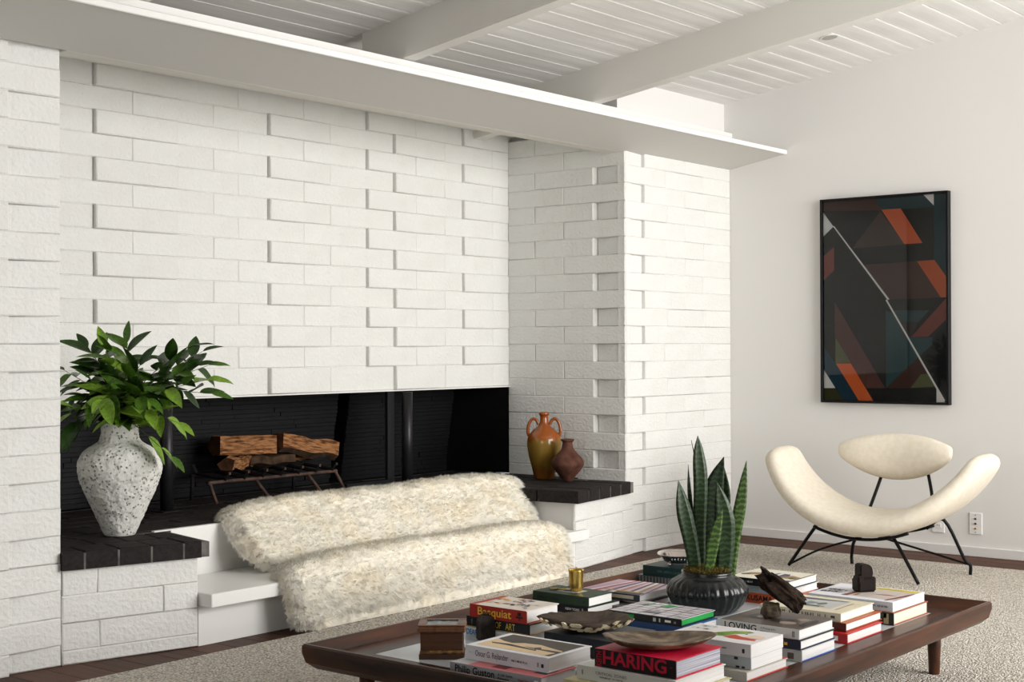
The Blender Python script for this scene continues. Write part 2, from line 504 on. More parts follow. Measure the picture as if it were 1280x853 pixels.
# ---- firebox
b = MB()
b.box(XL + .0, XR + .12, 5.70, 5.76, 0.2, 1.2)                      # shell behind
b.box(XL + .0, XR + .12, YM + .105, 5.70, ZO + .001, ZO + .05)      # black roof of the box
b.add([(6.29, 5.60, ZH), (XR - .002, YM, ZH), (XR - .002, YM, ZO), (6.29, 5.60, ZO), (6.45, 5.60, ZH), (6.45, YM, ZH), (6.45, YM, ZO), (6.45, 5.60, ZO)],
      [(0, 3, 2, 1), (4, 5, 6, 7), (1, 2, 6, 5), (0, 4, 7, 3), (0, 1, 5, 4), (2, 3, 7, 6)])
firebox = struct(b.build('firebox', m_black), 'black firebox lined with thin stacked slate', 'firebox')
def slate_panel(x0, x1, yb, yt):
    """stacked slate, leaning forward towards the top"""
    q = MB()
    q.add([(x0, yb, ZH), (x1, yb, ZH), (x1, yt, ZO), (x0, yt, ZO), (x0, yb + .08, ZH), (x1, yb + .08, ZH), (x1, yt + .08, ZO), (x0, yt + .08, ZO)],
          [(0, 1, 2, 3), (7, 6, 5, 4), (0, 4, 5, 1), (1, 5, 6, 2), (2, 6, 7, 3), (3, 7, 4, 0)])
    q.build('slate_backing', m_black, firebox)
    z = ZH + .002
    while z < ZO - .015:
        h = random.uniform(.018, .028)
        h = min(h, ZO - z)
        xx = x0
        while xx < x1 - .02:
            L = random.uniform(.22, .5)
            xe = min(xx + L, x1)
            if x1 - xe < .08:
                xe = x1
            t = (z - ZH) / (ZO - ZH)
            yy = yb + (yt - yb) * t
            p = random.uniform(.008, .016)
            s = MB(); s.box(xx + .0012, xe - .0012, yy - p, yy + .01, z + .0012, z + h - .0012)
            s.build('slate', m_slate, firebox)
            xx = xe
        z += h
slate_panel(3.1, 5.33, 5.60, 5.52)
slate_panel(5.43, 6.29, 5.62, 5.54)

# ---- hearth: slab bricks on the two angled wings and the sunken middle
WA, WB = Vector((2.931, 4.4485)), Vector((3.441, 4.328))     # left wing front (base)
WC, WD = Vector((5.796, 4.292)), Vector((6.60, 4.4045))     # right wing front (base)
YR = 4.70                                                   # riser behind the bench
b = MB()
def prism(q, poly, z0, z1, mi=0):
    n = len(poly)
    q.add([(p[0], p[1], z0) for p in poly] + [(p[0], p[1], z1) for p in poly],
          [tuple(range(n - 1, -1, -1)), tuple(range(n, 2 * n))] + [(k, (k + 1) % n, n + (k + 1) % n, n + k) for k in range(n)], mi)
outline = [(2.936, 4.4175), (3.468, 4.2925), (3.545, 4.63), (3.60, YR - .006), (5.86, YR - .006), (5.80, 4.2645), (6.40, 4.3455), (6.40, 4.378), (XR - .006, 4.384), (XR - .006, 5.6), (2.934, 5.6)]
prism(b, outline, ZU + .001, ZH - .006)
hearth = struct(b.build('hearth', m_hmortar), 'dark brown brick hearth slab with angled wings', 'hearth')
def slab_brick(poly, j=.0042, bev=.003):
    """one dark brick from its four plan corners"""
    c = sum((Vector(p) for p in poly), Vector((0, 0))) / len(poly)
    def ins(p, d):
        v = Vector(p) - c
        return c + Vector((v.x - math.copysign(min(abs(v.x), d), v.x), v.y - math.copysign(min(abs(v.y), d), v.y)))
    a = [ins(p, j) for p in poly]; t = [ins(p, j + bev) for p in poly]
    zt = ZH + random.uniform(-.0015, .0015)
    vs = [(p.x, p.y, ZU) for p in a] + [(p.x, p.y, zt - bev) for p in a] + [(p.x, p.y, zt) for p in t]
    fs = [(3, 2, 1, 0), (8, 9, 10, 11)]
    for k in range(4):
        k2 = (k + 1) % 4
        fs += [(k, k2, 4 + k2, 4 + k), (4 + k, 4 + k2, 8 + k2, 8 + k)]
    q = MB(); q.add(vs, fs); q.build('brick', m_hearth, hearth)
# left wing: rows of bricks square to the angled front
d = (WB - WA).normalized(); nrm = Vector((-d.y, d.x))
o0 = WA - nrm * .034 - d * .01
for r_ in range(2):
    L = .13; q0 = 0 if r_ == 0 else -.05
    u = 0.0
    for w_ in ((.085, .127, .127, .127, .075) if r_ == 0 else (.06, .127, .127, .127, .10)):
        p = o0 + d * u + nrm * (.165 * r_)
        e = .165
        slab_brick([p, p + d * w_, p + d * w_ + nrm * e, p + nrm * e])
        u += w_
# right wing
d2 = (WD - WC).normalized(); n2 = Vector((-d2.y, d2.x))
o1 = WC - n2 * .036 - d2 * .03
for r_ in range(2):
    u = 0.0
    for w_ in ((.125, .12, .12, .12, .12) if r_ == 0 else (.115, .12, .12, .12, .08)):
        p = o1 + d2 * u + n2 * (.245 * r_)
        e = .245 if r_ == 0 else .17
        q = [p, p + d2 * w_, p + d2 * w_ + n2 * e, p + n2 * e]
        q = [Vector((min(v.x, XR - .008) if v.y > YP - .01 else v.x, v.y)) for v in q]
        slab_brick(q)
        u += w_
# middle rows, up to and inside the firebox
rows = [(4.692, 4.80), (4.80, 4.92), (4.92, 5.04), (5.04, 5.16), (5.16, 5.28), (5.28, 5.40), (5.40, 5.54)]
for ri, (ya, yb2) in enumerate(rows):
    xx = 2.936; off = (.11 if ri % 2 else .23)
    first = True
    while xx < XR - .012:
        xe = min(xx + (off if first else .235), XR - .008)
        if XR - .008 - xe < .05:
            xe = XR - .008
        first = False
        slab_brick([(xx, ya), (xe, ya), (xe, yb2), (xx, yb2)])
        xx = xe

# ---- hearth base: painted brick wings, white bench panels
b = MB(); prism(b, [(WA.x - .0, WA.y + .012), (WB.x - .002, WB.y + .012), (WB.x + .09, WB.y + .35), (WA.x, 4.9)], 0, ZU)
prism(b, [(WC.x + .002, WC.y + .01), (WD.x - .1, WD.y), (WD.x - .1, 4.9), (WC.x + .06, 4.9)], 0, ZU)
base = struct(b.build('hearth_base', m_mortar), 'white painted brick base under the hearth wings', 'hearth base')
angL = math.atan2(d.y, d.x); LL = (WB - WA).length
zr = [0.001, .05, .148, .246, ZU]
cuts = [[0, LL], [0, .265, 1], [0, .735, 1], [0, .25, 1]]
for k in range(4):
    c = [0, LL] if k == 0 else [v * LL for v in cuts[k]]
    for q in range(len(c) - 1):
        lay(base, (WA.x, WA.y), angL, c[q], c[q + 1], zr[k], zr[k + 1], .004, .004, jit=.002)
angR = math.atan2(d2.y, d2.x); LR = .66
cutr = [[0, .3, .66], [0, .42, .66], [0, .13, .53, .66], [0, .30, .66]]
for k in range(4):
    for q in range(len(cutr[k]) - 1):
        lay(base, (WC.x, WC.y), angR, cutr[k][q], cutr[k][q + 1], zr[k], zr[k + 1], .002, .002, jit=.002)
b = MB(); b.box(WC.x + .001, WC.x + .012, WC.y + .008, YR - .02, 0.2, ZU - .001); b.build('cheek_panel', m_wall, base)
b = MB()
b.box(3.50, 5.86, YR - .028, YR - .008, .19, ZH - .001)                                              # riser
prism(b, [(WB.x + .002, WB.y - .002), (WC.x - .002, WC.y - .002), (WC.x - .002, WC.y + .018), (WB.x + .002, WB.y + .018)], 0.001, .152)  # lower panel
struct(b.build('trim_6', m_white), 'smooth white panels of the sunken bench between the hearth wings', 'panel')
b = MB(); b.bbox(WB.x + .004, 5.792, 4.25, YR - .03, .153, .205, .003); b.bbox(5.79, 5.863, 4.25, 4.276, .153, .205, .003)
struct(b.build('trim_7', m_white), 'white bench ledge running under the sheepskins', 'ledge')

# ---- lintel posts
for (px, py, lab) in ((3.955, 5.19, 'round black steel post beside the white vase'), (5.50, 5.175, 'round black steel post right of the log grate')):
    root = tag(empty('lintel_post', (px, py, ZH)), lab, 'post', 'steel posts under the lintel')
    q = MB(); q.tube([(0, 0, .004), (0, 0, ZO - ZH - .014)], .029, 20); q.build('shaft', m_steel, root, True)
    q = MB(); q.bbox(-.05, .05, -.045, .045, 0, .005, .001); q.build('base_plate', m_steel, root)
root = tag(empty('fireplace_screen', (5.44, 5.23, ZH)), 'flat black steel screen frame beside the right post', 'screen frame')
q = MB(); q.box(-.03, .02, 0, .02, 0.002, ZO - ZH - .012); q.build('stile', m_steel, root)
q = MB(); q.box(-.33, -.03, 0, .02, 0.002, .03); q.build('bottom_rail', m_steel, root)

# ------------------------------------------------------------------ rug
q = MB(); q.bbox(0.9, 7.105, -0.5, 4.155, 0.0, 0.012, .004)
tag(q.build('rug', m_rug), 'large beige and grey woven wool rug on the walnut floor', 'rug')
ZR = 0.012

# ------------------------------------------------------------------ coffee table
TX0, TX1, TY0, TY1 = 2.862, 4.790, 1.785, 3.120
ZT, ZRIM = 0.225, 0.26
table = tag(empty('coffee_table', ((TX0 + TX1) / 2, (TY0 + TY1) / 2, ZR)), 'long low rosewood coffee table with raised rim and white inset top', 'table')
cx, cy = (TX0 + TX1) / 2, (TY0 + TY1) / 2
hx, hy = (TX1 - TX0) / 2, (TY1 - TY0) / 2
def T(z): return z - ZR
q = MB(); q.bbox(-hx + .05, hx - .05, -hy + .05, hy - .05, T(.185), T(ZT - .004), .003); q.build('tray_bed', m_table, table)
def rail(name, s, axis, m):
    """flared rim rail with mitred, rounded ends; cross-section in (out, z)"""
    sec = [(-.075, T(.186)), (-.03, T(.186)), (-.008, T(.205)), (0, T(.235)), (0, T(.254)), (-.004, T(ZRIM)), (-.012, T(ZRIM)), (-.040, T(ZT + .002)), (-.150, T(ZT + .0005)), (-.150, T(.205)), (-.10, T(.20))]
    vs = []
    n = len(sec)
    H = hy if axis == 'x' else hx
    E = hx if axis == 'x' else hy
    for e in (-1, 1):
        for (o, z) in sec:
            if axis == 'x':
                vs.append((e * (E + o), s * (H + o), z))
            else:
                vs.append((s * (H + o), e * (E + o), z))
    fs = [(k, (k + 1) % n, n + (k + 1) % n, n + k) for k in range(n)]
    fs += [tuple(range(n)), tuple(range(2 * n - 1, n - 1, -1))]
    q = MB(); q.add(vs, fs)
    o = q.build(name, m, table)
    bm = bmesh.new(); bm.from_mesh(o.data); bmesh.ops.recalc_face_normals(bm, faces=bm.faces); bm.to_mesh(o.data); bm.free()
rail('rim_rail', -1, 'x', m_table); rail('rim_rail', 1, 'x', m_table)
rail('rim_rail', -1, 'y', m_tableY); rail('rim_rail', 1, 'y', m_tableY)
q = MB()
for k in range(2):
    q.bbox(-hx + .1505, hx - .1505, (-hy + .1505) if k == 0 else .0008, -.0008 if k == 0 else hy - .1505, T(.205), T(ZT), .0008)
q.build('inset_panel', m_panel, table)
for sx in (-1, 1):
    for sy in (-1, 1):
        q = MB(); q.lathe([(.017, 0), (.0185, .004), (.0225, .10), (.024, T(.19))], 20)
        q.build('leg', m_table, table, True, loc=(sx * (hx - .112), sy * (hy - .158), 0))

# ------------------------------------------------------------------ books
m_page = mat('book_pages', (236, 234, 232), 0.8, 0.1, col2=(220, 217, 214), scale=3, stretch=(0.4, 0.4, 260), detail=2, bump=0.2, bscale=3, bstretch=(.4, .4, 400), bdist=.002)
m_pagec = mat('cream_pages', (232, 224, 206), 0.8, 0.1, col2=(214, 204, 184), scale=3, stretch=(0.4, 0.4, 260), detail=2)
def flat(c, rough=0.45):
    return mat('print_%d_%d_%d' % c, c, rough, 0.35)
def text_mesh(s, size, m, bold=0.0, squeeze=1.0, align='LEFT'):
    if s[0] == '~':        # small print that cannot be read in the photograph: rows of short strokes
        r0 = random.Random(len(s) * 13 + int(size * 1e5))
        q = MB(); xx = 0.0
        for c in s[1:]:
            if c == ' ':
                xx += size * .35; continue
            w = size * r0.uniform(.28, .5); h = size * .36
            def st(a0, a1, b0, b1):
                q.add([(xx + a0 * w, b0 * h, 0), (xx + a1 * w, b0 * h, 0), (xx + a1 * w, b1 * h, 0), (xx + a0 * w, b1 * h, 0)], [(0, 1, 2, 3)])
            st(0, .25, -1, 1)
            if r0.random() < .7: st(.25, 1, r0.choice((-1, -.15, .7)), r0.choice((-.7, .15, 1)) if False else -.7 + r0.choice((0, .8, 1.4)))
            if r0.random() < .6: st(.75, 1, -1, 1)
            xx += w + size * .12
        return q.mesh('lettering', m)
    cu = bpy.data.curves.new('lettering', 'FONT')
    cu.body = s; cu.size = size; cu.align_x = align; cu.align_y = 'CENTER'; cu.offset = bold; cu.resolution_u = 3
    cu.space_character = 1.0
    ob = bpy.data.objects.new('tmp_text', cu)
    COL.objects.link(ob)
    dg = bpy.context.evaluated_depsgraph_get()
    me = bpy.data.meshes.new_from_object(ob.evaluated_get(dg))
    COL.objects.unlink(ob); bpy.data.objects.remove(ob); bpy.data.curves.remove(cu)
    for v in me.vertices:
        v.co.x *= squeeze
    me.name = 'lettering'
    me.materials.clear(); me.materials.append(m)
    return me
def text_width(me):
    xs = [v.co.x for v in me.vertices]
    return (min(xs), max(xs)) if xs else (0, 0)

def book(name, label, x0, y0, x1, y1, z0, z1, cover, spine=None, edge=None, pages=None, hard=True, rot=0.0, prints=(), texts=(), spine_prints=(), group=None, cat='book', slip=None):
    """book lying flat: spine on the x0 side, fore edge on x1; u runs y1 -> y0, v runs x0 -> x1"""
    Wd, D, Tk = x1 - x0, y1 - y0, z1 - z0 - .0006
    root = tag(empty(name, (x0, y0, z0 + .0003), rot), label, cat, group or ('art books on the coffee table' if cat == 'book' else None))
    cm = flat(cover); sm = flat(spine or cover); em = flat(edge or cover)
    bt = .0032 if hard else .0012
    ov = .004 if hard else .0005
    q = MB()
    q.bbox(0, Wd, 0, D, Tk - bt, Tk, .0008, 0); q.bbox(0, Wd, 0, D, 0, bt, .0008, 2)
    q.bbox(0, bt, 0, D, bt, Tk - bt, .0006, 1)
    co = q.build('cover', [cm, sm, em], root)
    q = MB(); q.box(bt, Wd - ov, ov, D - ov, bt, Tk - bt)
    q.build('page_block', pages or m_page, root)
    # spine skin so the whole edge carries the spine colour
    if spine and spine != cover:
        q = MB(); q.box(-.0006, .0001, .0004, D - .0004, .0004, Tk - .0004); q.build('spine_wrap', sm, root)
    off = .0013
    if prints:
        cols = []
        q = MB()
        single = len(prints) <= 14
        for i, (c, poly) in enumerate(prints):
            if single:
                cols = []; q = MB()
            if c not in cols:
                cols.append(c)
            zz = Tk + .0004 + i * .00003
            pts = [(v * Wd, (1 - u) * D, zz) for (u, v) in poly]
            ar = sum(pts[k][0] * pts[(k + 1) % len(pts)][1] - pts[(k + 1) % len(pts)][0] * pts[k][1] for k in range(len(pts)))
            if ar < 0:
                pts = pts[::-1]
            q.add(pts, [tuple(range(len(pts)))], cols.index(c))
            if single:
                q.build('cover_print', [flat(c)], co)
        if not single:
            q.build('cover_print', [flat(c) for c in cols], co)['kind'] = 'stuff'
    if spine_prints:
        for (c, u0, u1, w0, w1) in spine_prints:
            q = MB()
            q.add([(-off, (1 - u0) * D, w0 * Tk), (-off, (1 - u1) * D, w0 * Tk), (-off, (1 - u1) * D, w1 * Tk), (-off, (1 - u0) * D, w1 * Tk)], [(0, 1, 2, 3)])
            q.build('spine_print', flat(c), co)
    for t in texts:
        s, u0, u1, w, hfrac, c = t[:6]
        bold = t[6] if len(t) > 6 else 0.0
        where = t[7] if len(t) > 7 else 'spine'
        if where == 'spine':
            h = hfrac * Tk
            me = text_mesh(s, h * 1.4, flat(c), bold * h)
            a, b_ = text_width(me); wid = (u1 - u0) * D
            sc = wid / max(b_ - a, 1e-6)
            for v in me.vertices:
                v.co.x = (v.co.x - a) * sc
            M = Matrix(((0, 0, -1, -off - .0002), (-1, 0, 0, (1 - u0) * D), (0, 1, 0, w * Tk), (0, 0, 0, 1)))
        elif where == 'spine_up':   # letters turned to run up the spine edge
            h = (u1 - u0) * D
            me = text_mesh(s, h * 1.4, flat(c), bold * h)
            a, b_ = text_width(me); sc = hfrac * Tk / max(b_ - a, 1e-6)
            for v in me.vertices:
                v.co.x = (v.co.x - a) * sc
            M = Matrix(((0, 0, -1, -off - .0002), (0, 1, 0, (1 - (u0 + u1) / 2) * D), (1, 0, 0, w * Tk), (0, 0, 0, 1)))
        else:                        # on the front cover, baseline parallel to the spine
            h = hfrac * Wd
            me = text_mesh(s, h * 1.4, flat(c), bold * h)
            a, b_ = text_width(me); wid = (u1 - u0) * D
            sc = wid / max(b_ - a, 1e-6)
            for v in me.vertices:
                v.co.x = (v.co.x - a) * sc
            M = Matrix(((0, 1, 0, w * Wd), (-1, 0, 0, (1 - u0) * D), (0, 0, 1, Tk + .0012), (0, 0, 0, 1)))
        o = put('lettering', me, co, M)
    return root
R = lambda u0, u1, v0, v1: [(u0, v0), (u1, v0), (u1, v1), (u0, v1)]
def blob(u, v, ru, rv, n=9, s=0):
    r0 = random.Random(s)
    return [(u + ru * (0.7 + .5 * r0.random()) * math.cos(2 * math.pi * k / n), v + rv * (0.7 + .5 * r0.random()) * math.sin(2 * math.pi * k / n)) for k in range(n)]
WH, BK = (236, 235, 234), (20, 20, 22)
rd = random.Random(5)
def scatter(cols, n, u0, u1, v0, v1, ru, rv, seed):
    r0 = random.Random(seed)
    return [(r0.choice(cols), blob(r0.uniform(u0, u1), r0.uniform(v0, v1), ru * r0.uniform(.5, 1.3), rv * r0.uniform(.5, 1.3), 7, seed * 100 + k)) for k in range(n)]

# stack by the front left corner
book('art_book', 'grey spined art book with pink cover under a sepia photograph book', 2.960, 2.305, 3.122, 2.622, ZT, .260, (214, 120, 122), spine=(150, 152, 156), edge=(190, 90, 84), rot=.01,
     prints=[((205, 205, 205), R(0, .2, 0, 1)), ((120, 30, 36), R(.42, .58, .1, .6)), ((30, 26, 26), R(.2, .34, .5, .9)), ((30, 26, 26), R(.84, .97, .2, .55))],
     texts=[('Philip Guston', .06, .50, .56, .58, (18, 18, 18), .025), ('A Life Spent', .54, .70, .66, .2, (20, 20, 20), .02), ('Painting', .54, .66, .36, .2, (20, 20, 20), .02), ('Robert Storr', .76, .88, .5, .2, (150, 30, 40), .02)],
     spine_prints=[(WH, .93, .975, .2, .7)])
book('art_book', 'white art book with a sepia photograph of a reclining figure on its cover', 3.008, 2.318, 3.208, 2.609, .260, .301, (232, 232, 234), spine=(204, 204, 208),
     prints=[((62, 52, 44), R(.07, .955, .10, .93)), ((226, 198, 154), [(.07, .10), (.90, .10), (.93, .30), (.62, .34), (.45, .42), (.2, .50), (.07, .60)]),
             ((40, 32, 28), [(.12, .36), (.34, .40), (.5, .36), (.70, .30), (.72, .25), (.5, .28), (.32, .31), (.16, .30)]),
             ((214, 186, 150), [(.30, .44), (.42, .56), (.60, .60), (.76, .52), (.93, .46), (.95, .40), (.80, .40), (.66, .38), (.5, .40)]), ((60, 46, 38), [(.62, .40), (.66, .48), (.72, .38), (.68, .30)]),
             ((48, 38, 32), [(.22, .56), (.36, .70), (.40, .66), (.30, .52)])],
     texts=[('Oscar G. Rejlander', .125, .53, .52, .42, (70, 66, 64)), ('~xxxxxx xxxxxxxxxxxx', .57, .76, .44, .13, (40, 38, 38), .02)],
     spine_prints=[((30, 30, 32), .92, .95, .3, .55), ((120, 120, 124), .875, .89, .3, .6), ((140, 140, 144), .04, .075, .52, .55)])
# stack with the red book
book('art_book', 'thin white book with blue lettering at the foot of a stack', 3.385, 2.70, 3.56, 2.938, ZT, .253, (226, 232, 238), texts=[('DEAR', .03, .22, .5, .62, (52, 130, 196), .03)], hard=False)
book('art_book', 'thick black art history book with yellow letters under a red book', 3.388, 2.682, 3.556, 2.937, .253, .288, (26, 28, 32), edge=(196, 160, 96), pages=m_page, rot=-.01,
     prints=[((204, 168, 96), R(.02, .98, .03, .98))],
     texts=[('THE', .19, .26, .5, .62, (214, 186, 84)), ('STORY', .28, .43, .5, .62, (214, 186, 84)), ('OF', .47, .56, .5, .62, (214, 186, 84)), ('ART', .63, .78, .5, .62, (214, 186, 84)), ('~xxxxx', .085, .10, .2, .6, (150, 150, 150), 0, 'spine_up')])
book('art_book', 'thick red spined art book with yellow title and a painted cover', 3.384, 2.690, 3.552, 2.914, .288, .329, (222, 212, 200), spine=(158, 36, 28), edge=(170, 44, 34), rot=.02,
     prints=[((170, 44, 34), R(0, .10, 0, 1))] + scatter([(60, 60, 70), (200, 110, 50), (190, 180, 168), (120, 60, 50), (226, 170, 70)], 20, .12, .62, .3, .9, .05, .06, 3) + scatter([(70, 66, 74), (190, 178, 170), (120, 110, 120)], 18, .4, .95, .2, .9, .035, .05, 4),
     texts=[('Basquiat', .15, .74, .52, .62, (232, 186, 62), .012)], spine_prints=[((40, 18, 16), .85, .91, .55, .82), ((40, 18, 16), .82, .94, .38, .50), ((40, 18, 16), .87, .89, .2, .38)])
# stack with the brass cup
book('art_book', 'slim white book at the foot of the stack with a brass cup', 3.84, 2.80, 4.03, 3.02, ZT, .236, (220, 220, 222), hard=False)
book('art_book', 'black spined city book under a dark green cloth book', 3.836, 2.790, 4.030, 3.018, .236, .263, BK, texts=[('NEW YORK', .60, .86, .55, .3, (222, 222, 222), .02)], spine_prints=[((160, 150, 140), .90, .925, .2, .8)])
book('art_book', 'dark green cloth book lying beneath a small brass cup', 3.838, 2.787, 3.982, 3.022, .263, .297, (38, 56, 38), rot=.01,
     prints=[((168, 176, 182), R(.30, .62, .30, .72)), ((200, 196, 186), R(.56, .68, .34, .72)), ((60, 70, 84), blob(.42, .5, .09, .13, 8, 2))],
     texts=[('~xxxxxx xxxxx', .08, .46, .5, .3, (24, 34, 26), .02)], spine_prints=[((30, 44, 32), .90, .94, .3, .6)])
# magazine stack
book('art_book', 'purple grey spined book under a cream magazine', 3.985, 2.735, 4.255, 2.955, ZT, .249, (120, 100, 104), spine=(126, 100, 106), spine_prints=[((30, 26, 28), .80, .93, .1, .9)], prints=[((90, 88, 92), R(0, 1, 0, 1))])
book('magazine', 'cream softcover magazine under a brightly striped catalogue', 4.070, 2.742, 4.294, 2.972, .249, .259, (206, 196, 180), hard=False, cat='magazine')
cat_root = book('art_book', 'softcover catalogue with pink, white and blue painted stripes', 4.045, 2.722, 4.292, 2.966, .259, .283, (196, 170, 182), spine=(52, 58, 66), hard=False, rot=.03, cat='book',
     prints=[(c, [(.02 + .012 * k + o, .0), (.02 + .012 * k + o + w_, .0), (min(.99, .25 + .05 * k), 1.0), (max(0.01, .20 + .05 * k), 1.0)]) for k, (c, o, w_) in enumerate([((196, 150, 176), .0, .10), ((226, 220, 226), .1, .06), ((170, 40, 50), .16, .06), ((206, 178, 200), .24, .1), ((40, 46, 84), .33, .05), ((222, 206, 218), .4, .08), ((190, 120, 90), .46, .07), ((210, 190, 210), .55, .1), ((90, 30, 50), .62, .05), ((226, 224, 228), .68, .06), ((160, 120, 60), .75, .07), ((190, 160, 190), .80, .1), ((60, 60, 66), .85, .02)])]
     + [((40, 42, 40), R(.55, .99, .0, .16)), ((176, 132, 60), R(.3, .9, .13, .19))], spine_prints=[((170, 60, 90), .2, .5, .2, .8), ((200, 190, 170), .5, .9, .3, .8)])
# stack under the silver tray
book('art_book', 'grey cloth book with streaky marbled spine under a dark teal book', 4.580, 2.845, 4.755, 3.09, ZT, .252, (120, 122, 124), spine=(104, 106, 108), spine_prints=[((150, 152, 154), .03 + .06 * k, .045 + .06 * k, .1, .9) for k in range(16)] + [((70, 70, 72), .06 + .06 * k, .072 + .06 * k, .1, .9) for k in range(15)])
book('art_book', 'dark teal cloth book carrying the silver tray', 4.572, 2.835, 4.752, 3.062, .252, .292, (18, 48, 48), texts=[('~xxx xxxxxxxxxx xxxxxx', .30, .86, .55, .24, (70, 104, 100))])
# green edged
book('art_book', 'blue covered book under a green edged comic book', 3.806, 2.392, 4.006, 2.672, ZT, .250, (40, 84, 140), spine=(34, 70, 122))
book('art_book', 'black and white comic grid book with bright green page edges', 3.806, 2.404, 4.014, 2.682, .250, .274, (206, 200, 204), spine=(22, 24, 24), edge=(24, 24, 24), pages=mat('green_edges', (40, 160, 74), .5, .3), rot=.01,
     prints=[(BK, R(0, 1, k / 6 - .008, k / 6 + .008)) for k in range(7)] + [(BK, R(k / 5 - .006, k / 5 + .006, 0, 1)) for k in range(6)] + scatter([BK, (60, 60, 64), (170, 150, 160)], 30, .05, .95, .05, .95, .05, .012, 8) + [((48, 150, 80), [(.12, .70), (.2, .86), (.26, .84), (.2, .70)]), ((48, 150, 80), [(.36, .72), (.42, .9), (.56, .86), (.5, .7)]), ((120, 120, 126), R(.4, .6, .18, .3))],
     spine_prints=[((40, 140, 70), .18, .36, .3, .8), (WH, .78, .86, .35, .65), ((190, 190, 190), .62, .66, .25, .75), ((190, 190, 190), .70, .72, .25, .75), ((120, 120, 120), .90, .93, .3, .6)])
# navy stack
book('art_book', 'dark grey book under a navy cloth book beside the bark bowl', 3.36, 2.36, 3.56, 2.59, ZT, .258, (60, 62, 68))
book('art_book', 'plain navy black cloth book under the bark bowl', 3.345, 2.347, 3.57, 2.596, .258, .285, (22, 28, 36), prints=[], rot=-.015)
# tall front stack
book('art_book', 'pale yellow book at the bottom of the front stack', 3.02, 1.932, 3.306, 2.275, ZT, .251, (206, 196, 150), spine=(186, 178, 134), edge=(190, 164, 112))
book('art_book', 'thick off white book with small grey title under a crimson book', 3.045, 1.942, 3.293, 2.250, .251, .288, (222, 222, 216), spine=(196, 196, 188), texts=[('CRITICAL ZONES', .20, .52, .62, .20, (60, 60, 60)), ('~xxxxxxxxxxxxx xxx xxxxxxx', .24, .48, .36, .12, (90, 90, 90)), ('~xxxxxx', .78, .86, .55, .14, (90, 90, 90))], spine_prints=[((120, 70, 60), .055, .065, .35, .7)])
book('art_book', 'crimson covered book with huge red letters on its black spine', 3.056, 1.947, 3.282, 2.200, .288, .336, (206, 16, 56), spine=(20, 14, 16), edge=(206, 16, 56), pages=mat('grey_pages', (206, 206, 212), .7, .1, col2=(150, 150, 166), scale=4, stretch=(.3, .3, 160), lo=.45, hi=.55),
     texts=[('HARING', .11, .89, .54, .72, (176, 20, 50), .035), ('KEITH', .03, .095, .06, .8, (176, 20, 50), .02, 'spine_up')], spine_prints=[((120, 20, 40), .935, .955, .55, .62)])
# cartoon plant stack
book('art_book', 'white book with red board edges at the foot of a stack of three', 3.374, 1.926, 3.606, 2.160, ZT, .253, (190, 184, 170), spine=(168, 164, 154), edge=(200, 76, 60), prints=[((200, 76, 60), R(0, 1, .9, 1))])
book('art_book', 'grey blue book with black symbols in the middle of a stack of three', 3.402, 1.928, 3.578, 2.165, .253, .286, (178, 182, 186), spine=(158, 164, 168), spine_prints=[(BK, .50, .56, .8, .95), (BK, .78, .83, .72, .95), (BK, .55, .61, .05, .2), (BK, .80, .85, .05, .22), (BK, .88, .92, .05, .22), (BK, .2, .26, .8, .95)], hard=False)
book('art_book', 'white book with a cartoon of a green figure in an orange pot', 3.398, 1.926, 3.580, 2.196, .286, .323, (232, 228, 228), spine=(196, 194, 196), hard=False,
     prints=[((228, 212, 178), R(.22, .42, .28, .5)), ((116, 148, 52), [(.36, .40), (.44, .60), (.52, .76), (.66, .86), (.74, .80), (.68, .66), (.60, .56), (.56, .34), (.46, .26), (.38, .28)]), ((88, 120, 40), blob(.46, .42, .07, .1, 8, 4)), ((150, 176, 70), blob(.62, .74, .06, .06, 8, 5)),
             ((196, 70, 38), [(.34, .30), (.36, .38), (.40, .36), (.38, .26)]), ((196, 70, 38), [(.56, .30), (.62, .52), (.74, .42), (.92, .38), (.94, .26), (.78, .24), (.66, .24)]), ((234, 208, 184), [(.74, .44), (.80, .66), (.94, .62), (.97, .40)]), ((60, 40, 30), R(.70, .72, .60, .66))],
     texts=[('~xxxxxxxx', .06, .26, .62, .07, (70, 70, 74), 0, 'cover'), ('~xxxxxx', .10, .28, .82, .07, (70, 70, 74), 0, 'cover')], spine_prints=[(BK, .90, .93, .3, .62), ((120, 120, 120), .66, .72, .45, .55)])
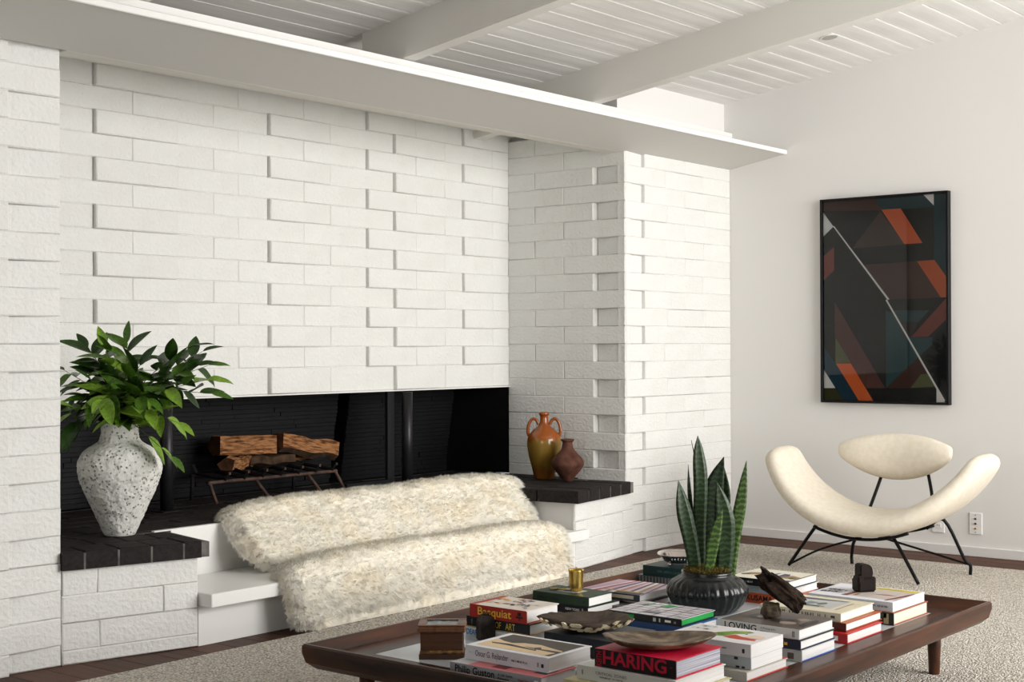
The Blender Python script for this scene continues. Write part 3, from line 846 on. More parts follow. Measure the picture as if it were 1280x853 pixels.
# rock stack
book('art_book', 'white book with blue page edges at the foot of the rock stack', 3.684, 1.923, 3.900, 2.175, ZT, .260, (206, 206, 204), spine=(176, 176, 172), edge=(40, 84, 170), spine_prints=[((96, 76, 60), .82, .90, .2, .7), ((130, 120, 110), .55, .7, .3, .6)], prints=[((40, 84, 170), R(0, 1, .86, 1)), ((40, 84, 170), R(.93, 1, 0, 1))])
book('art_book', 'navy spined book with a yellow dot under a photograph book', 3.678, 1.924, 3.895, 2.182, .260, .289, (40, 40, 44), spine=(22, 28, 50), spine_prints=[((224, 178, 40), .80, .84, .38, .66)])
book('art_book', 'white spined photograph book with a brown cover under the jagged rock', 3.682, 1.930, 3.897, 2.192, .289, .320, (96, 86, 78), spine=(206, 208, 206), edge=(206, 206, 206), rot=-.01,
     prints=[((58, 50, 46), blob(.32, .55, .20, .22, 10, 6)), ((138, 122, 110), blob(.30, .5, .08, .08, 8, 7)), ((52, 46, 42), blob(.62, .4, .16, .2, 10, 8)), ((158, 142, 128), blob(.72, .3, .12, .12, 9, 9)), ((120, 106, 96), blob(.86, .5, .08, .2, 9, 10)), ((50, 44, 42), blob(.93, .45, .06, .3, 8, 12)), ((150, 136, 122), blob(.78, .62, .08, .1, 9, 13))],
     texts=[('LOVING', .06, .47, .50, .62, (22, 22, 24), .02), ('A Photographic', .52, .71, .66, .2, (40, 40, 44)), ('History', .52, .62, .36, .2, (40, 40, 44))], spine_prints=[((120, 122, 122), .915, .945, .2, .75), ((206, 208, 206), .922, .938, .27, .68)])
# behind the pot
book('art_book', 'orange spined book with black letters behind the fluted pot', 4.440, 2.34, 4.62, 2.575, ZT, .261, (196, 80, 40), spine=(200, 84, 42), texts=[('KUSAMA', .18, .62, .5, .55, (24, 20, 20), .03)])
book('art_book', 'pale grey green book between an orange book and an illustrated book', 4.440, 2.364, 4.655, 2.596, .261, .286, (196, 202, 202), spine=(150, 158, 160))
book('art_book', 'black spined book with a colourful illustrated cover behind the fluted pot', 4.436, 2.364, 4.652, 2.600, .286, .313, (222, 218, 200), spine=(20, 20, 22), edge=(24, 24, 26), rot=.01,
     prints=[((140, 108, 48), [(.02, .35), (.1, .55), (.3, .62), (.45, .5), (.3, .42), (.15, .3)]), ((40, 44, 80), [(.04, .3), (.12, .42), (.2, .38), (.1, .26)]), ((46, 48, 88), [(.42, .45), (.5, .72), (.7, .7), (.78, .45), (.6, .3)]), ((206, 110, 60), [(.36, .38), (.5, .52), (.56, .44), (.44, .30)]), ((220, 150, 140), blob(.5, .5, .06, .07, 8, 21)), ((150, 118, 60), [(.66, .34), (.78, .6), (.96, .5), (.97, .36), (.8, .28)]), ((60, 50, 40), [(.8, .34), (.84, .44), (.97, .34), (.9, .26)]), ((226, 226, 226), R(.54, .60, .3, .7)), ((40, 40, 60), R(.62, .67, .32, .66)), ((90, 150, 140), R(.5, .8, .06, .1)), ((30, 30, 30), [(.85, .0), (1, .0), (1, .95), (.97, .95), (.97, .12), (.85, .1)])],
     texts=[('~x xxxx xxxx', .10, .40, .52, .24, (206, 206, 206), .02)], spine_prints=[((196, 196, 196), .80, .825, .2, .8), ((150, 150, 150), .88, .92, .25, .7), ((150, 150, 150), .56, .66, .45, .5)])
# cream stack
book('art_book', 'bright red book with a white spine label under a brown book', 3.992, 1.931, 4.243, 2.150, ZT, .257, (190, 36, 34), spine=(180, 32, 32), edge=(190, 36, 34), spine_prints=[(WH, .62, .86, .25, .72)], texts=[('~xxxx', .65, .83, .48, .26, (160, 40, 44), .02)])
book('art_book', 'chestnut brown book between a red book and a cream book', 4.016, 1.947, 4.272, 2.195, .257, .284, (166, 84, 44), spine=(90, 34, 22), edge=(150, 74, 40), spine_prints=[((140, 50, 36), .78, .81, .35, .6)])
book('art_book', 'cream book with a grey scene printed on its cover', 4.020, 1.966, 4.259, 2.245, .284, .311, (220, 210, 184), spine=(206, 200, 178), rot=.005, pages=m_page,
     prints=[((190, 190, 188), R(.10, .78, .22, .86)), ((70, 72, 80), [(.12, .74), (.3, .72), (.76, .80), (.76, .84), (.2, .84)]), ((120, 132, 136), blob(.42, .5, .1, .12, 9, 31)), ((60, 64, 64), R(.38, .62, .27, .36)), ((176, 186, 190), blob(.3, .5, .1, .1, 9, 32)), ((90, 110, 100), blob(.56, .5, .06, .1, 9, 33)), ((150, 120, 80), R(.6, .66, .3, .36)), ((150, 140, 120), R(.84, .86, .2, .75))],
     texts=[('~x xx xxxx x', .28, .82, .5, .42, (96, 92, 84))], spine_prints=[((50, 50, 52), .88, .93, .3, .65)])
# sculpture stack
book('art_book', 'book with dark painted spine and brown board edges by the table corner', 4.350, 1.942, 4.627, 2.185, ZT, .267, (150, 84, 54), spine=(40, 40, 34), edge=(160, 88, 58), pages=m_pagec, spine_prints=[((90, 94, 66), .2, .45, .3, .8), ((120, 110, 80), .55, .75, .15, .5), ((70, 80, 60), .6, .9, .55, .9), ((176, 160, 120), .86, .93, .1, .9)])
book('art_book', 'white book with a yellow striped landscape cover under a small carved sculpture', 4.360, 1.949, 4.612, 2.254, .267, .299, (226, 226, 232), spine=(212, 214, 218), hard=False,
     prints=[((196, 184, 176), [(.34, .18), (.98, .14), (.98, .84), (.40, .84)]), ((120, 56, 40), [(.34, .14), (.40, .60), (.44, .6), (.42, .14)]), ((120, 40, 40), [(.86, .10), (.96, .74), (.98, .74), (.98, .52), (.90, .1)]), ((206, 190, 40), [(.36, .84), (.98, .82), (.98, .95), (.4, .96)]), ((150, 150, 46), [(.5, .86), (.8, .85), (.8, .89), (.5, .9)]), ((150, 70, 60), [(.6, .42), (.75, .5), (.88, .46), (.75, .42)]), ((150, 110, 40), R(.46, .5, .2, .36))],
     texts=[('~xxxxxx', .08, .30, .46, .12, (26, 26, 30), .03, 'cover'), ('~xxxxxxxx', .05, .32, .30, .12, (26, 26, 30), .03, 'cover'), ('~xxxxxxxxx', .78, .94, .5, .22, (90, 92, 98)), ('~xxxxxx', .66, .74, .66, .16, (110, 112, 118)), ('~xxxxxxxx', .66, .75, .38, .16, (110, 112, 118))])

# ------------------------------------------------------------------ things on the table
# wooden lidded box, turned towards the camera
m_box = wood('carved_box_wood', (46, 28, 18), (84, 52, 30), (1, 1, 14), 6, .35, .4)
m_boxt = wood('box_lid_wood', (70, 44, 28), (112, 74, 48), (10, 1, 4), 6, .35, .4)
vdir = math.atan2(rt.y, rt.x)
root = tag(empty('wooden_box', (3.115, 2.792, ZT), vdir), 'small carved wooden box with a painted panel in its lid', 'box')
q = MB(); q.bbox(-.066, .066, -.05, .05, 0, .016, .002); q.build('plinth', m_box, root)
q = MB(); q.bbox(-.0635, .0635, -.0475, .0475, .016, .026, .002); q.build('inlay_band', mat('brass_inlay', (140, 100, 50), .4, .4, col2=(60, 38, 22), scale=60, lo=.4, hi=.6), root)
q = MB(); q.bbox(-.062, .062, -.046, .046, .026, .078, .002); q.build('body', m_box, root)
q = MB(); q.bbox(-.070, .070, -.054, .054, .078, .096, .004)
lid = q.build('lid', m_boxt, root)
for (a0, a1, c0, c1) in ((-.07, .07, -.054, -.036), (-.07, .07, .036, .054), (-.07, -.045, -.036, .036), (.045, .07, -.036, .036)):
    q = MB(); q.bbox(a0 + .001, a1 - .001, c0 + .001, c1 - .001, .0965, .1005, .0012); q.build('lid_moulding', m_boxt, lid)
q = MB(); q.box(-.045, .045, -.036, .036, .0965, .0975)
q.build('painted_panel', mat('box_painting', (26, 30, 34), .2, .5, col2=(110, 150, 160), scale=38, lo=.5, hi=.62), lid)
# small dark house-shaped block
root = tag(empty('carved_block', (3.372, 2.842, ZT), vdir + .35), 'small dark house shaped wooden block beside the red art book', 'block')
q = MB()
q.add([(-.024, -.024, 0), (.024, -.024, 0), (.024, .024, 0), (-.024, .024, 0), (-.024, -.024, .058), (.024, -.024, .058), (.024, .024, .058), (-.024, .024, .058), (-.012, -.018, .078), (.012, -.018, .078), (.012, .018, .078), (-.012, .018, .078)],
      [(3, 2, 1, 0), (0, 1, 5, 4), (1, 2, 6, 5), (2, 3, 7, 6), (3, 0, 4, 7), (4, 5, 9, 8), (5, 6, 10, 9), (6, 7, 11, 10), (7, 4, 8, 11), (8, 9, 10, 11)])
o = q.build('body', mat('dark_carving', (28, 21, 18), .4, .2, col2=(60, 50, 44), scale=30), root)
bm = bmesh.new(); bm.from_mesh(o.data); bmesh.ops.bevel(bm, geom=list(bm.edges), offset=.002, segments=2, affect='EDGES'); bm.to_mesh(o.data); bm.free()
q = MB(); q.lathe([(.010, .079), (.011, .082), (.006, .085)], 16); q.build('knob', m_box, root, True)

# brass cup
m_brass = mat('hammered_brass', (204, 170, 92), .28, .5, 1.0, bump=.5, bscale=90, bdist=.003)
root = tag(empty('brass_cup', (3.915, 2.895, .2975)), 'small hammered brass cup standing on the dark green book', 'cup')
prof = [(.016, 0), (.021, .003), (.0235, .015), (.0245, .04), (.0265, .068), (.0275, .074), (.0255, .0735), (.0235, .05), (.021, .012), (.001, .010)]
q = MB(); q.lathe(prof, 28, fun=lambda r, z, a, j: r + (.0008 * math.sin(5 * a + z * 90) if j < 6 else 0)); q.build('cup_body', m_brass, root, True)
for a in (0.6, 2.8, 4.6):
    q = MB(); q.tube([(.027 * math.cos(a), .027 * math.sin(a), .070), (.0285 * math.cos(a), .0285 * math.sin(a), .077)], [.004, .003], 8); q.build('rim_knob', m_brass, root, True)
root = tag(empty('brass_spoon', (3.905, 2.935, .2976), .35), 'thin flat brass spoon lying on the dark green book', 'spoon')
q = MB(); q.tube([(-.01, -.055, .004), (-.008, -.02, .003), (0, .03, .003)], [.003, .0025, .003], 8); q.build('handle', m_brass, root, True)
q = MB(); q.lathe([(.002, .0012), (.012, .003), (.0135, .0048), (.002, .004)], 18); o = q.build('bowl', m_brass, root, True, loc=(0.002, .042, 0))

# silver footed tray
m_silver = mat('silver_plate', (206, 196, 190), .22, .5, 1.0, bump=.25, bscale=50, bdist=.003)
root = tag(empty('silver_tray', (4.668, 2.957, .2925), .5), 'small footed silver tray with a pierced side on the teal book', 'tray')
def oval(a, b_, z, n=40, sq=2.6):
    out = []
    for k in range(n):
        t = 2 * math.pi * k / n
        c, s = math.cos(t), math.sin(t)
        rr = (abs(c) ** sq + abs(s) ** sq) ** (-1 / sq)
        out.append((a * rr * c, b_ * rr * s, z))
    return out
def ringmesh(rings, close=True):
    q = MB(); n = len(rings[0]); vs = [p for rr in rings for p in rr]; fs = []
    for j in range(len(rings) - 1):
        for k in range(n):
            fs.append((j * n + k, j * n + (k + 1) % n, (j + 1) * n + (k + 1) % n, (j + 1) * n + k))
    if close:
        fs.append(tuple(range(n - 1, -1, -1))); fs.append(tuple((len(rings) - 1) * n + k for k in range(n)))
    q.add(vs, fs)
    return q
ringmesh([oval(.055, .045, .010), oval(.062, .052, .012), oval(.078, .066, .030), oval(.096, .082, .042), oval(.099, .085, .043), oval(.096, .082, .0445), oval(.076, .064, .033), oval(.060, .050, .015)]).build('dish', m_silver, root, True)
for k in range(34):
    t = 2 * math.pi * k / 34
    q = MB(); q.tube([(.064 * math.cos(t), .054 * math.sin(t), .014), (.081 * math.cos(t), .069 * math.sin(t), .031)], .0022, 6); q.build('bead', m_silver, root, True)
for (a, c) in ((.045, .035), (-.045, .035), (.045, -.035), (-.045, -.035)):
    q = MB(); q.lathe([(.003, 0), (.006, .002), (.0065, .006), (.004, .0115)], 12); q.build('foot', m_silver, root, True, loc=(a, c, 0))

# bark bowl with pale cracked edge
root = tag(empty('bark_bowl', (3.455, 2.515, .2853), vdir), 'shallow dark bark bowl with a cracked cream rim on the navy book', 'bowl')
n = 56
def bark_ring(a, b_, z, wob, sd):
    out = []
    for k in range(n):
        t = 2 * math.pi * k / n
        w = 1 + wob * noise.noise(Vector((math.cos(t) * 1.6 + sd, math.sin(t) * 1.6, sd)))
        out.append((a * w * math.cos(t), b_ * w * math.sin(t), z + .010 * abs(math.cos(t)) ** 2 * (a / .13) + wob * .012 * noise.noise(Vector((3 * math.cos(t), 3 * math.sin(t), sd + 2)))))
    return out
rings = [bark_ring(.040, .03, .0005, 0, 1), bark_ring(.085, .060, .006, .2, 1), bark_ring(.125, .088, .018, .3, 1), bark_ring(.137, .096, .030, .35, 1), bark_ring(.130, .090, .034, .35, 1), bark_ring(.085, .058, .020, .25, 1), bark_ring(.03, .02, .015, 0, 1)]
for k in range(n):
    rings[0][k] = (rings[0][k][0], rings[0][k][1], 0.0005)
q = ringmesh(rings)
bowl_o = q.build('bowl_body', mat('dark_bark', (58, 48, 40), .75, .2, col2=(84, 72, 62), scale=18, bump=.8, bscale=40, bdist=.006), root, True)
m_flake = mat('cream_bark_flake', (226, 212, 180), .6, .25, col2=(196, 176, 140), scale=30)
for k in range(30):
    t = math.radians(180 + 8 + 164 * (k + rd.uniform(-.3, .3)) / 30)
    lay_ = rd.choice((2, 2, 1.5, 2.6))
    j = int(lay_); fr = lay_ - j
    kk = int((t % (2 * math.pi)) / (2 * math.pi) * n) % n
    p = Vector(rings[j][kk]).lerp(Vector(rings[j + 1][kk]), fr)
    out = Vector((p.x, p.y, 0)).normalized()
    q = MB()
    w_, h_ = rd.uniform(.010, .020), rd.uniform(.006, .011)
    tang = Vector((-out.y, out.x, 0)); upv = (Vector((0, 0, 1)) + out * .8).normalized()
    nn = tang.cross(upv).normalized()
    poly = [(tang * w_ * math.cos(a) + upv * h_ * math.sin(a)) * rd.uniform(.75, 1.1) for a in [2 * math.pi * z / 6 for z in range(6)]]
    base_ = p + out * .001
    vs = [base_ + v + out * .003 for v in poly] + [base_ + v - out * .004 for v in poly]
    q.add(vs, [tuple(range(6)), tuple(range(11, 5, -1))] + [(z, 6 + z, 6 + (z + 1) % 6, (z + 1) % 6) for z in range(6)])
    q.build('flake', m_flake, root)
# wooden dish on the crimson book
root = tag(empty('wooden_dish', (3.165, 2.072, .3363), vdir + .02), 'long shallow weathered wooden dish on the crimson book', 'dish')
def dish_ring(a, b_, z, lift):
    return [(a * math.cos(t) * (1 + .04 * math.sin(3 * t + 1)), b_ * math.sin(t) * (1 + .05 * math.sin(2 * t)), z + lift * (abs(math.cos(t)) ** 2) * .010) for t in [2 * math.pi * k / 56 for k in range(56)]]
rs = [dish_ring(.07, .045, .0005, 0), dish_ring(.12, .07, .008, .6), dish_ring(.148, .088, .020, 1), dish_ring(.152, .090, .024, 1), dish_ring(.147, .086, .0255, 1), dish_ring(.118, .066, .0175, .8), dish_ring(.06, .034, .012, 0), dish_ring(.012, .007, .011, 0)]
ringmesh(rs).build('dish_body', mat('weathered_wood', (76, 58, 40), .5, .35, col2=(146, 128, 104), scale=7, stretch=(3, 6, 6), lo=.42, hi=.68, bump=.5, bscale=30, bdist=.004), root, True)

# jagged rock on its little base
m_rock = mat('dark_rock', (28, 20, 15), .75, .1, col2=(54, 42, 33), scale=24, bump=.9, bscale=45, bdist=.01)
root = tag(empty('rock_specimen', (3.80, 2.06, .3203), vdir), 'jagged dark rock leaning on a small stone over the photograph book', 'rock')
def rock(sx, sy, sz, rough_, sd, sub=4):
    bm = bmesh.new(); bmesh.ops.create_icosphere(bm, subdivisions=sub, radius=1.0)
    for v in bm.verts:
        p = v.co.copy()
        cub = Vector([math.copysign(abs(c) ** .6, c) for c in p])
        k = 1 + rough_ * noise.fractal(p * 1.8 + Vector((sd, 0, 0)), 1.0, 2.0, 4)
        v.co = Vector((cub.x * sx, cub.y * sy, cub.z * sz)) * k
    q = MB(); bm.verts.index_update()
    q.add([v.co.copy() for v in bm.verts], [[v.index for v in f.verts] for f in bm.faces]); bm.free()
    return q
q = rock(.086, .034, .028, .30, 3)
o = q.build('slab', m_rock, root); o.rotation_euler = (0.15, math.radians(38), 0.1); o.location = (.006, 0, .083)
q = rock(.028, .026, .024, .25, 9, 3); o = q.build('prop_stone', mat('brown_stone', (92, 78, 58), .7, .3, col2=(64, 54, 42), scale=20, bump=.6, bscale=50, bdist=.006), root); o.location = (-.022, -.004, .0245)

# carved two-part sculpture
m_sculpt = mat('dark_carved_stone', (34, 24, 20), .5, .12, col2=(20, 15, 13), scale=16, bump=.3, bscale=25, bdist=.006)
root = tag(empty('carved_sculpture', (4.50, 2.115, .2993), vdir + .25), 'small dark carved stone sculpture of two stacked blocks', 'sculpture')
q = MB(); q.bbox(-.034, .034, -.026, .026, 0, .048, .007); q.bbox(-.036, -.012, -.028, .012, .03, .056, .005); q.bbox(.012, .036, -.02, .028, .02, .05, .005)
o = q.build('lower_block', m_sculpt, root)
q = MB()
arc = [(-.024, .048), (-.024, .088), (-.020, .094), (.006, .094), (.018, .086), (.024, .070), (.023, .054), (.016, .048)]
vs = [(x_, -.022, z_) for (x_, z_) in arc] + [(x_, .022, z_) for (x_, z_) in arc]
m_ = len(arc)
q.add(vs, [tuple(range(m_)), tuple(range(2 * m_ - 1, m_ - 1, -1))] + [(k, m_ + k, m_ + (k + 1) % m_, (k + 1) % m_) for k in range(m_)])
o = q.build('upper_block', m_sculpt, root)
bm = bmesh.new(); bm.from_mesh(o.data); bmesh.ops.recalc_face_normals(bm, faces=bm.faces); bmesh.ops.bevel(bm, geom=list(bm.edges), offset=.003, segments=2, affect='EDGES'); bm.to_mesh(o.data); bm.free()

# ------------------------------------------------------------------ snake plant in fluted pot
PX, PY = 4.205, 2.552
root = tag(empty('plant_pot', (PX, PY, ZT + .0003)), 'squat black fluted ceramic pot holding the snake plant', 'pot')
prof = [(.085, 0), (.100, .006), (.122, .030), (.136, .060), (.137, .080), (.124, .104), (.102, .118), (.088, .124), (.086, .130), (.089, .137), (.086, .139), (.080, .136), (.080, .110), (.001, .105)]
q = MB(); q.lathe(prof, 168, fun=lambda r, z, a, j: r * (1 + (.045 * (abs(math.sin(14 * a + 7 * z)) - .5) * min(1, max(0, (.118 - z) / .02)) * min(1, z / .012) if 0 < j < 8 else 0)))
q.build('pot_body', mat('black_glaze', (14, 18, 18), .25, .45), root, True)
plant = tag(empty('snake_plant', (PX, PY, ZT + .115)), 'tall snake plant with banded dark green sword leaves', 'plant')
def leaf_band(name, c1, c2, c3):
    m = bpy.data.materials.new(name); m.use_nodes = True
    nt = m.node_tree; b = nt.nodes['Principled BSDF']
    b.inputs['Roughness'].default_value = .38; b.inputs['Specular IOR Level'].default_value = .4
    tc = nt.nodes.new('ShaderNodeTexCoord')
    w = nt.nodes.new('ShaderNodeTexWave'); w.wave_type = 'BANDS'; w.bands_direction = 'Z'
    w.inputs['Scale'].default_value = 17; w.inputs['Distortion'].default_value = 5.5; w.inputs['Detail'].default_value = 3; w.inputs['Detail Scale'].default_value = 2.2
    mp = nt.nodes.new('ShaderNodeMapping'); mp.inputs['Scale'].default_value = (1.6, 1.6, 1)
    nt.links.new(tc.outputs['Object'], mp.inputs['Vector']); nt.links.new(mp.outputs[0], w.inputs['Vector'])
    r = nt.nodes.new('ShaderNodeValToRGB')
    e = r.color_ramp.elements
    e[0].position = .25; e[0].color = srgb(*c1); e[1].position = .85; e[1].color = srgb(*c3)
    k = e.new(.6); k.color = srgb(*c2)
    nt.links.new(w.outputs['Fac'], r.inputs['Fac']); nt.links.new(r.outputs['Color'], b.inputs['Base Color'])
    return m
m_sanD = leaf_band('snake_leaf_dark', (22, 38, 18), (28, 47, 21), (46, 70, 34))
m_sanL = leaf_band('snake_leaf_light', (46, 68, 26), (64, 92, 34), (88, 116, 52))
def sword(pts, wmax, face, m, twist=0.0, tipw=.02):
    """thick pointed blade along the points; face = direction the flat side looks"""
    P = spline(pts, 6)
    n_ = len(P); q = MB(); vs = []
    for i, p in enumerate(P):
        t = i / (n_ - 1)
        tg = (P[min(i + 1, n_ - 1)] - P[max(i - 1, 0)]).normalized()
        fdir = Matrix.Rotation(twist * t, 3, tg) @ Vector(face)
        sd = tg.cross(fdir).normalized(); nn = sd.cross(tg).normalized()
        w_ = wmax * (0.62 + .75 * t - .35 * t * t) if t < .55 else wmax * (0.62 + .75 * .55 - .35 * .3025) * max(tipw, (1 - ((t - .55) / .45) ** 1.9))
        th = .0042 * (1 - .6 * t)
        w2 = w_ / 2
        cup_ = w_ * .10
        for (a, c) in ((-1, 0), (-.5, -1), (0, -1.2), (.5, -1), (1, 0), (.5, 1), (0, 1), (-.5, 1)):
            vs.append(p + sd * (a * w2) + nn * (c * th * .5 + (abs(a) * abs(a)) * cup_))
    fs = []
    for i in range(n_ - 1):
        for k in range(8):
            fs.append((i * 8 + k, i * 8 + (k + 1) % 8, (i + 1) * 8 + (k + 1) % 8, (i + 1) * 8 + k))
    fs.append(tuple(range(7, -1, -1))); fs.append(tuple((n_ - 1) * 8 + k for k in range(8)))
    q.add(vs, fs)
    return q.build('leaf', m, plant, True)
def pp(s, dpt, z):   # s along the picture plane, dpt away from the camera, z above the soil
    v = rt * s + Vector((fw.x, fw.y, 0)) * dpt
    return (v.x, v.y, z)
cf = Vector((-fw.x, -fw.y, 0.0))
sword([pp(-.036, -.01, -.005), pp(-.060, -.015, .13), pp(-.085, -.02, .24), pp(-.100, -.02, .335)], .062, cf, m_sanD, .4)
sword([pp(-.020, .02, -.005), pp(-.024, .02, .15), pp(-.020, .02, .32), pp(-.026, .02, .42), pp(-.028, .02, .485)], .056, cf, m_sanD, .3)
sword([pp(-.042, .03, -.005), pp(-.045, .03, .15), pp(-.058, .03, .30), pp(-.060, .03, .385)], .022, cf, m_sanD, 1.0)
sword([pp(-.030, .03, -.005), pp(-.030, .03, .2), pp(-.032, .02, .36), pp(-.050, .02, .47)], .020, cf, m_sanD, 1.2)
sword([pp(.010, .035, -.005), pp(.012, .035, .16), pp(.030, .03, .30), pp(.062, .02, .412)], .080, cf, m_sanD, -.5)
sword([pp(.052, -.02, -.005), pp(.058, -.02, .12), pp(.052, -.025, .22), pp(.030, -.03, .33)], .078, cf, m_sanD, .2)
sword([pp(-.008, -.045, -.005), pp(.006, -.05, .08), pp(.022, -.05, .16), pp(.046, -.05, .243)], .044, cf, m_sanL, -.2)
sword([pp(.082, .01, .0), pp(.094, .01, .12), pp(.118, .01, .26), pp(.138, .01, .40)], .046, cf, m_sanL, -.3)
sword([pp(.040, .03, -.005), pp(.050, .03, .16), pp(.066, .03, .28), pp(.056, .02, .40)], .050, cf, m_sanD, -.6)
# moss
q = MB()
r0 = random.Random(2)
for k in range(2600):
    a = r0.uniform(0, 2 * math.pi); rr = .079 * math.sqrt(r0.random())
    p = Vector((rr * math.cos(a), rr * math.sin(a), .018 + .014 * (1 - (rr / .085) ** 2) + r0.uniform(0, .012)))
    dv = Vector((r0.uniform(-1, 1), r0.uniform(-1, 1), r0.uniform(-.1, 1.0))).normalized() * r0.uniform(.006, .016)
    sv = dv.cross(Vector((r0.uniform(-1, 1), r0.uniform(-1, 1), r0.uniform(-1, 1)))).normalized() * .0014
    q.add([p - sv, p + sv, p + dv], [(0, 1, 2)], 0 if r0.random() < .6 else 1)
q.lathe([(.079, -.008), (.079, .014), (.04, .026), (.002, .030)], 24, 2)
o = q.build('moss', [mat('moss_a', (92, 84, 42), .9, .1), mat('moss_b', (122, 100, 54), .9, .1), mat('moss_soil', (54, 44, 26), .95, .05)], plant)
o['kind'] = 'stuff'

# ------------------------------------------------------------------ framed picture
FY0, FY1, FZ0, FZ1 = 3.7667, 3.0077, 0.8099, 1.9731
root = tag(empty('framed_picture', (XW, (FY0 + FY1) / 2, FZ0)), 'tall geometric abstract picture in a slim black frame on the side wall', 'picture')
hw = (FY0 - FY1) / 2; hh = FZ1 - FZ0
m_frame = mat('black_frame', (10, 10, 11), .4, .2)
fwid = .013
for (a0, a1, c0, c1, nm) in ((-hw, hw, 0, fwid, 'frame_rail'), (-hw, hw, hh - fwid, hh, 'frame_rail'), (-hw, -hw + fwid, fwid, hh - fwid, 'frame_stile'), (hw - fwid, hw, fwid, hh - fwid, 'frame_stile')):
    q = MB(); q.bbox(-.040, -.001, a0, a1, c0, c1, .001); q.build(nm, m_frame, root)
q = MB(); q.box(-.022, -.002, -hw + fwid, hw - fwid, fwid, hh - fwid)
sheet = q.build('sheet', mat('charcoal_ground', (46, 47, 45), .7, .2, col2=(38, 39, 38), scale=4), root)
CR, OR = (222, 214, 198), (166, 84, 50)
art = [((62, 42, 38), [(0.018, 0.99), (0.427, 0.991), (0.493, 0.929), (0.018, 0.944)]),
 ((30, 52, 56), [(0.427, 0.991), (0.886, 0.992), (0.886, 0.926), (0.493, 0.929)]),
 ((28, 50, 54), [(0.886, 0.992), (0.975, 0.991), (0.975, 0.60), (0.884, 0.678)]),
 (CR, [(0.808, 0.989), (0.886, 0.989), (0.886, 0.935)]),
 ((62, 50, 45), [(0.477, 0.925), (0.661, 0.761), (0.253, 0.753)]),
 (OR, [(0.486, 0.932), (0.635, 0.932), (0.8, 0.762), (0.661, 0.761)]),
 ((66, 48, 43), [(0.342, 0.671), (0.757, 0.677), (0.955, 0.503), (0.54, 0.499)]),
 ((156, 80, 48), [(0.757, 0.677), (0.888, 0.68), (0.975, 0.60), (0.975, 0.503), (0.935, 0.503)]),
 (CR, [(0.018, 0.937), (0.101, 0.865), (0.017, 0.819)]),
 ((112, 60, 52), [(0.018, 0.722), (0.105, 0.765), (0.104, 0.651), (0.018, 0.601)]),
 ((38, 62, 66), [(0.515, 0.448), (0.572, 0.431), (0.754, 0.316), (0.87, 0.316), (0.87, 0.283), (0.721, 0.197), (0.515, 0.075)]),
 ((44, 62, 64), [(0.572, 0.447), (0.85, 0.444), (0.765, 0.389), (0.572, 0.391)]),
 ((50, 46, 44), [(0.62, 0.391), (0.765, 0.389), (0.712, 0.319), (0.66, 0.319)]),
 ((102, 54, 47), [(0.975, 0.50), (0.975, 0.401), (0.839, 0.319), (0.712, 0.319)]),
 ((78, 52, 47), [(0.109, 0.492), (0.508, 0.075), (0.36, 0.073), (0.237, 0.195), (0.108, 0.326)]),
 ((84, 88, 62), [(0.113, 0.319), (0.237, 0.195), (0.112, 0.195)]),
 ((26, 52, 66), [(0.018, 0.271), (0.116, 0.192), (0.299, 0.012), (0.179, 0.012), (0.018, 0.16)]),
 ((178, 90, 46), [(0.116, 0.192), (0.237, 0.193), (0.415, 0.012), (0.299, 0.012)]),
 (CR, [(0.018, 0.16), (0.111, 0.071), (0.018, 0.07)]),
 ((54, 32, 26), [(0.775, 0.23), (0.9, 0.085), (0.703, 0.077), (0.515, 0.075), (0.721, 0.197)]),
 ((76, 78, 48), [(0.703, 0.077), (0.785, 0.144), (0.838, 0.144), (0.894, 0.085)]),
 ((16, 17, 18), [(0.36, 0.073), (0.9, 0.079), (0.899, 0.012), (0.415, 0.012)]),
 ((52, 54, 32), [(0.018, 0.07), (0.111, 0.071), (0.179, 0.012), (0.018, 0.012)]),
 ((20, 22, 24), [(0.90, 0.33), (0.975, 0.40), (0.975, 0.03), (0.90, 0.10)]),
 (CR, [(0.094, 0.868), (0.108, 0.867), (0.546, 0.5), (0.529, 0.498)]),
 (CR, [(0.514, 0.497), (0.527, 0.499), (0.964, 0.021), (0.952, 0.016)]),
 (CR, [(0.9, 0.083), (0.962, 0.013), (0.899, 0.012)])]
for i, (c, poly) in enumerate(art):
    pts = [(-.0221 - .00004 * i, hw - 2 * hw * u, hh * v) for (u, v) in poly]
    q = MB(); q.add(pts, [tuple(range(len(pts)))])
    q.build('colour_field', mat('art_%d_%d_%d' % c, tuple(min(250, int(v * 1.3 + 4)) for v in c), .7, .2), sheet)
q = MB(); q.add([(-.0275, hw - fwid, fwid), (-.0275, -hw + fwid, fwid), (-.0275, -hw + fwid, hh - fwid), (-.0275, hw - fwid, hh - fwid)], [(0, 1, 2, 3)]); q.build('glazing', m_glass, root)

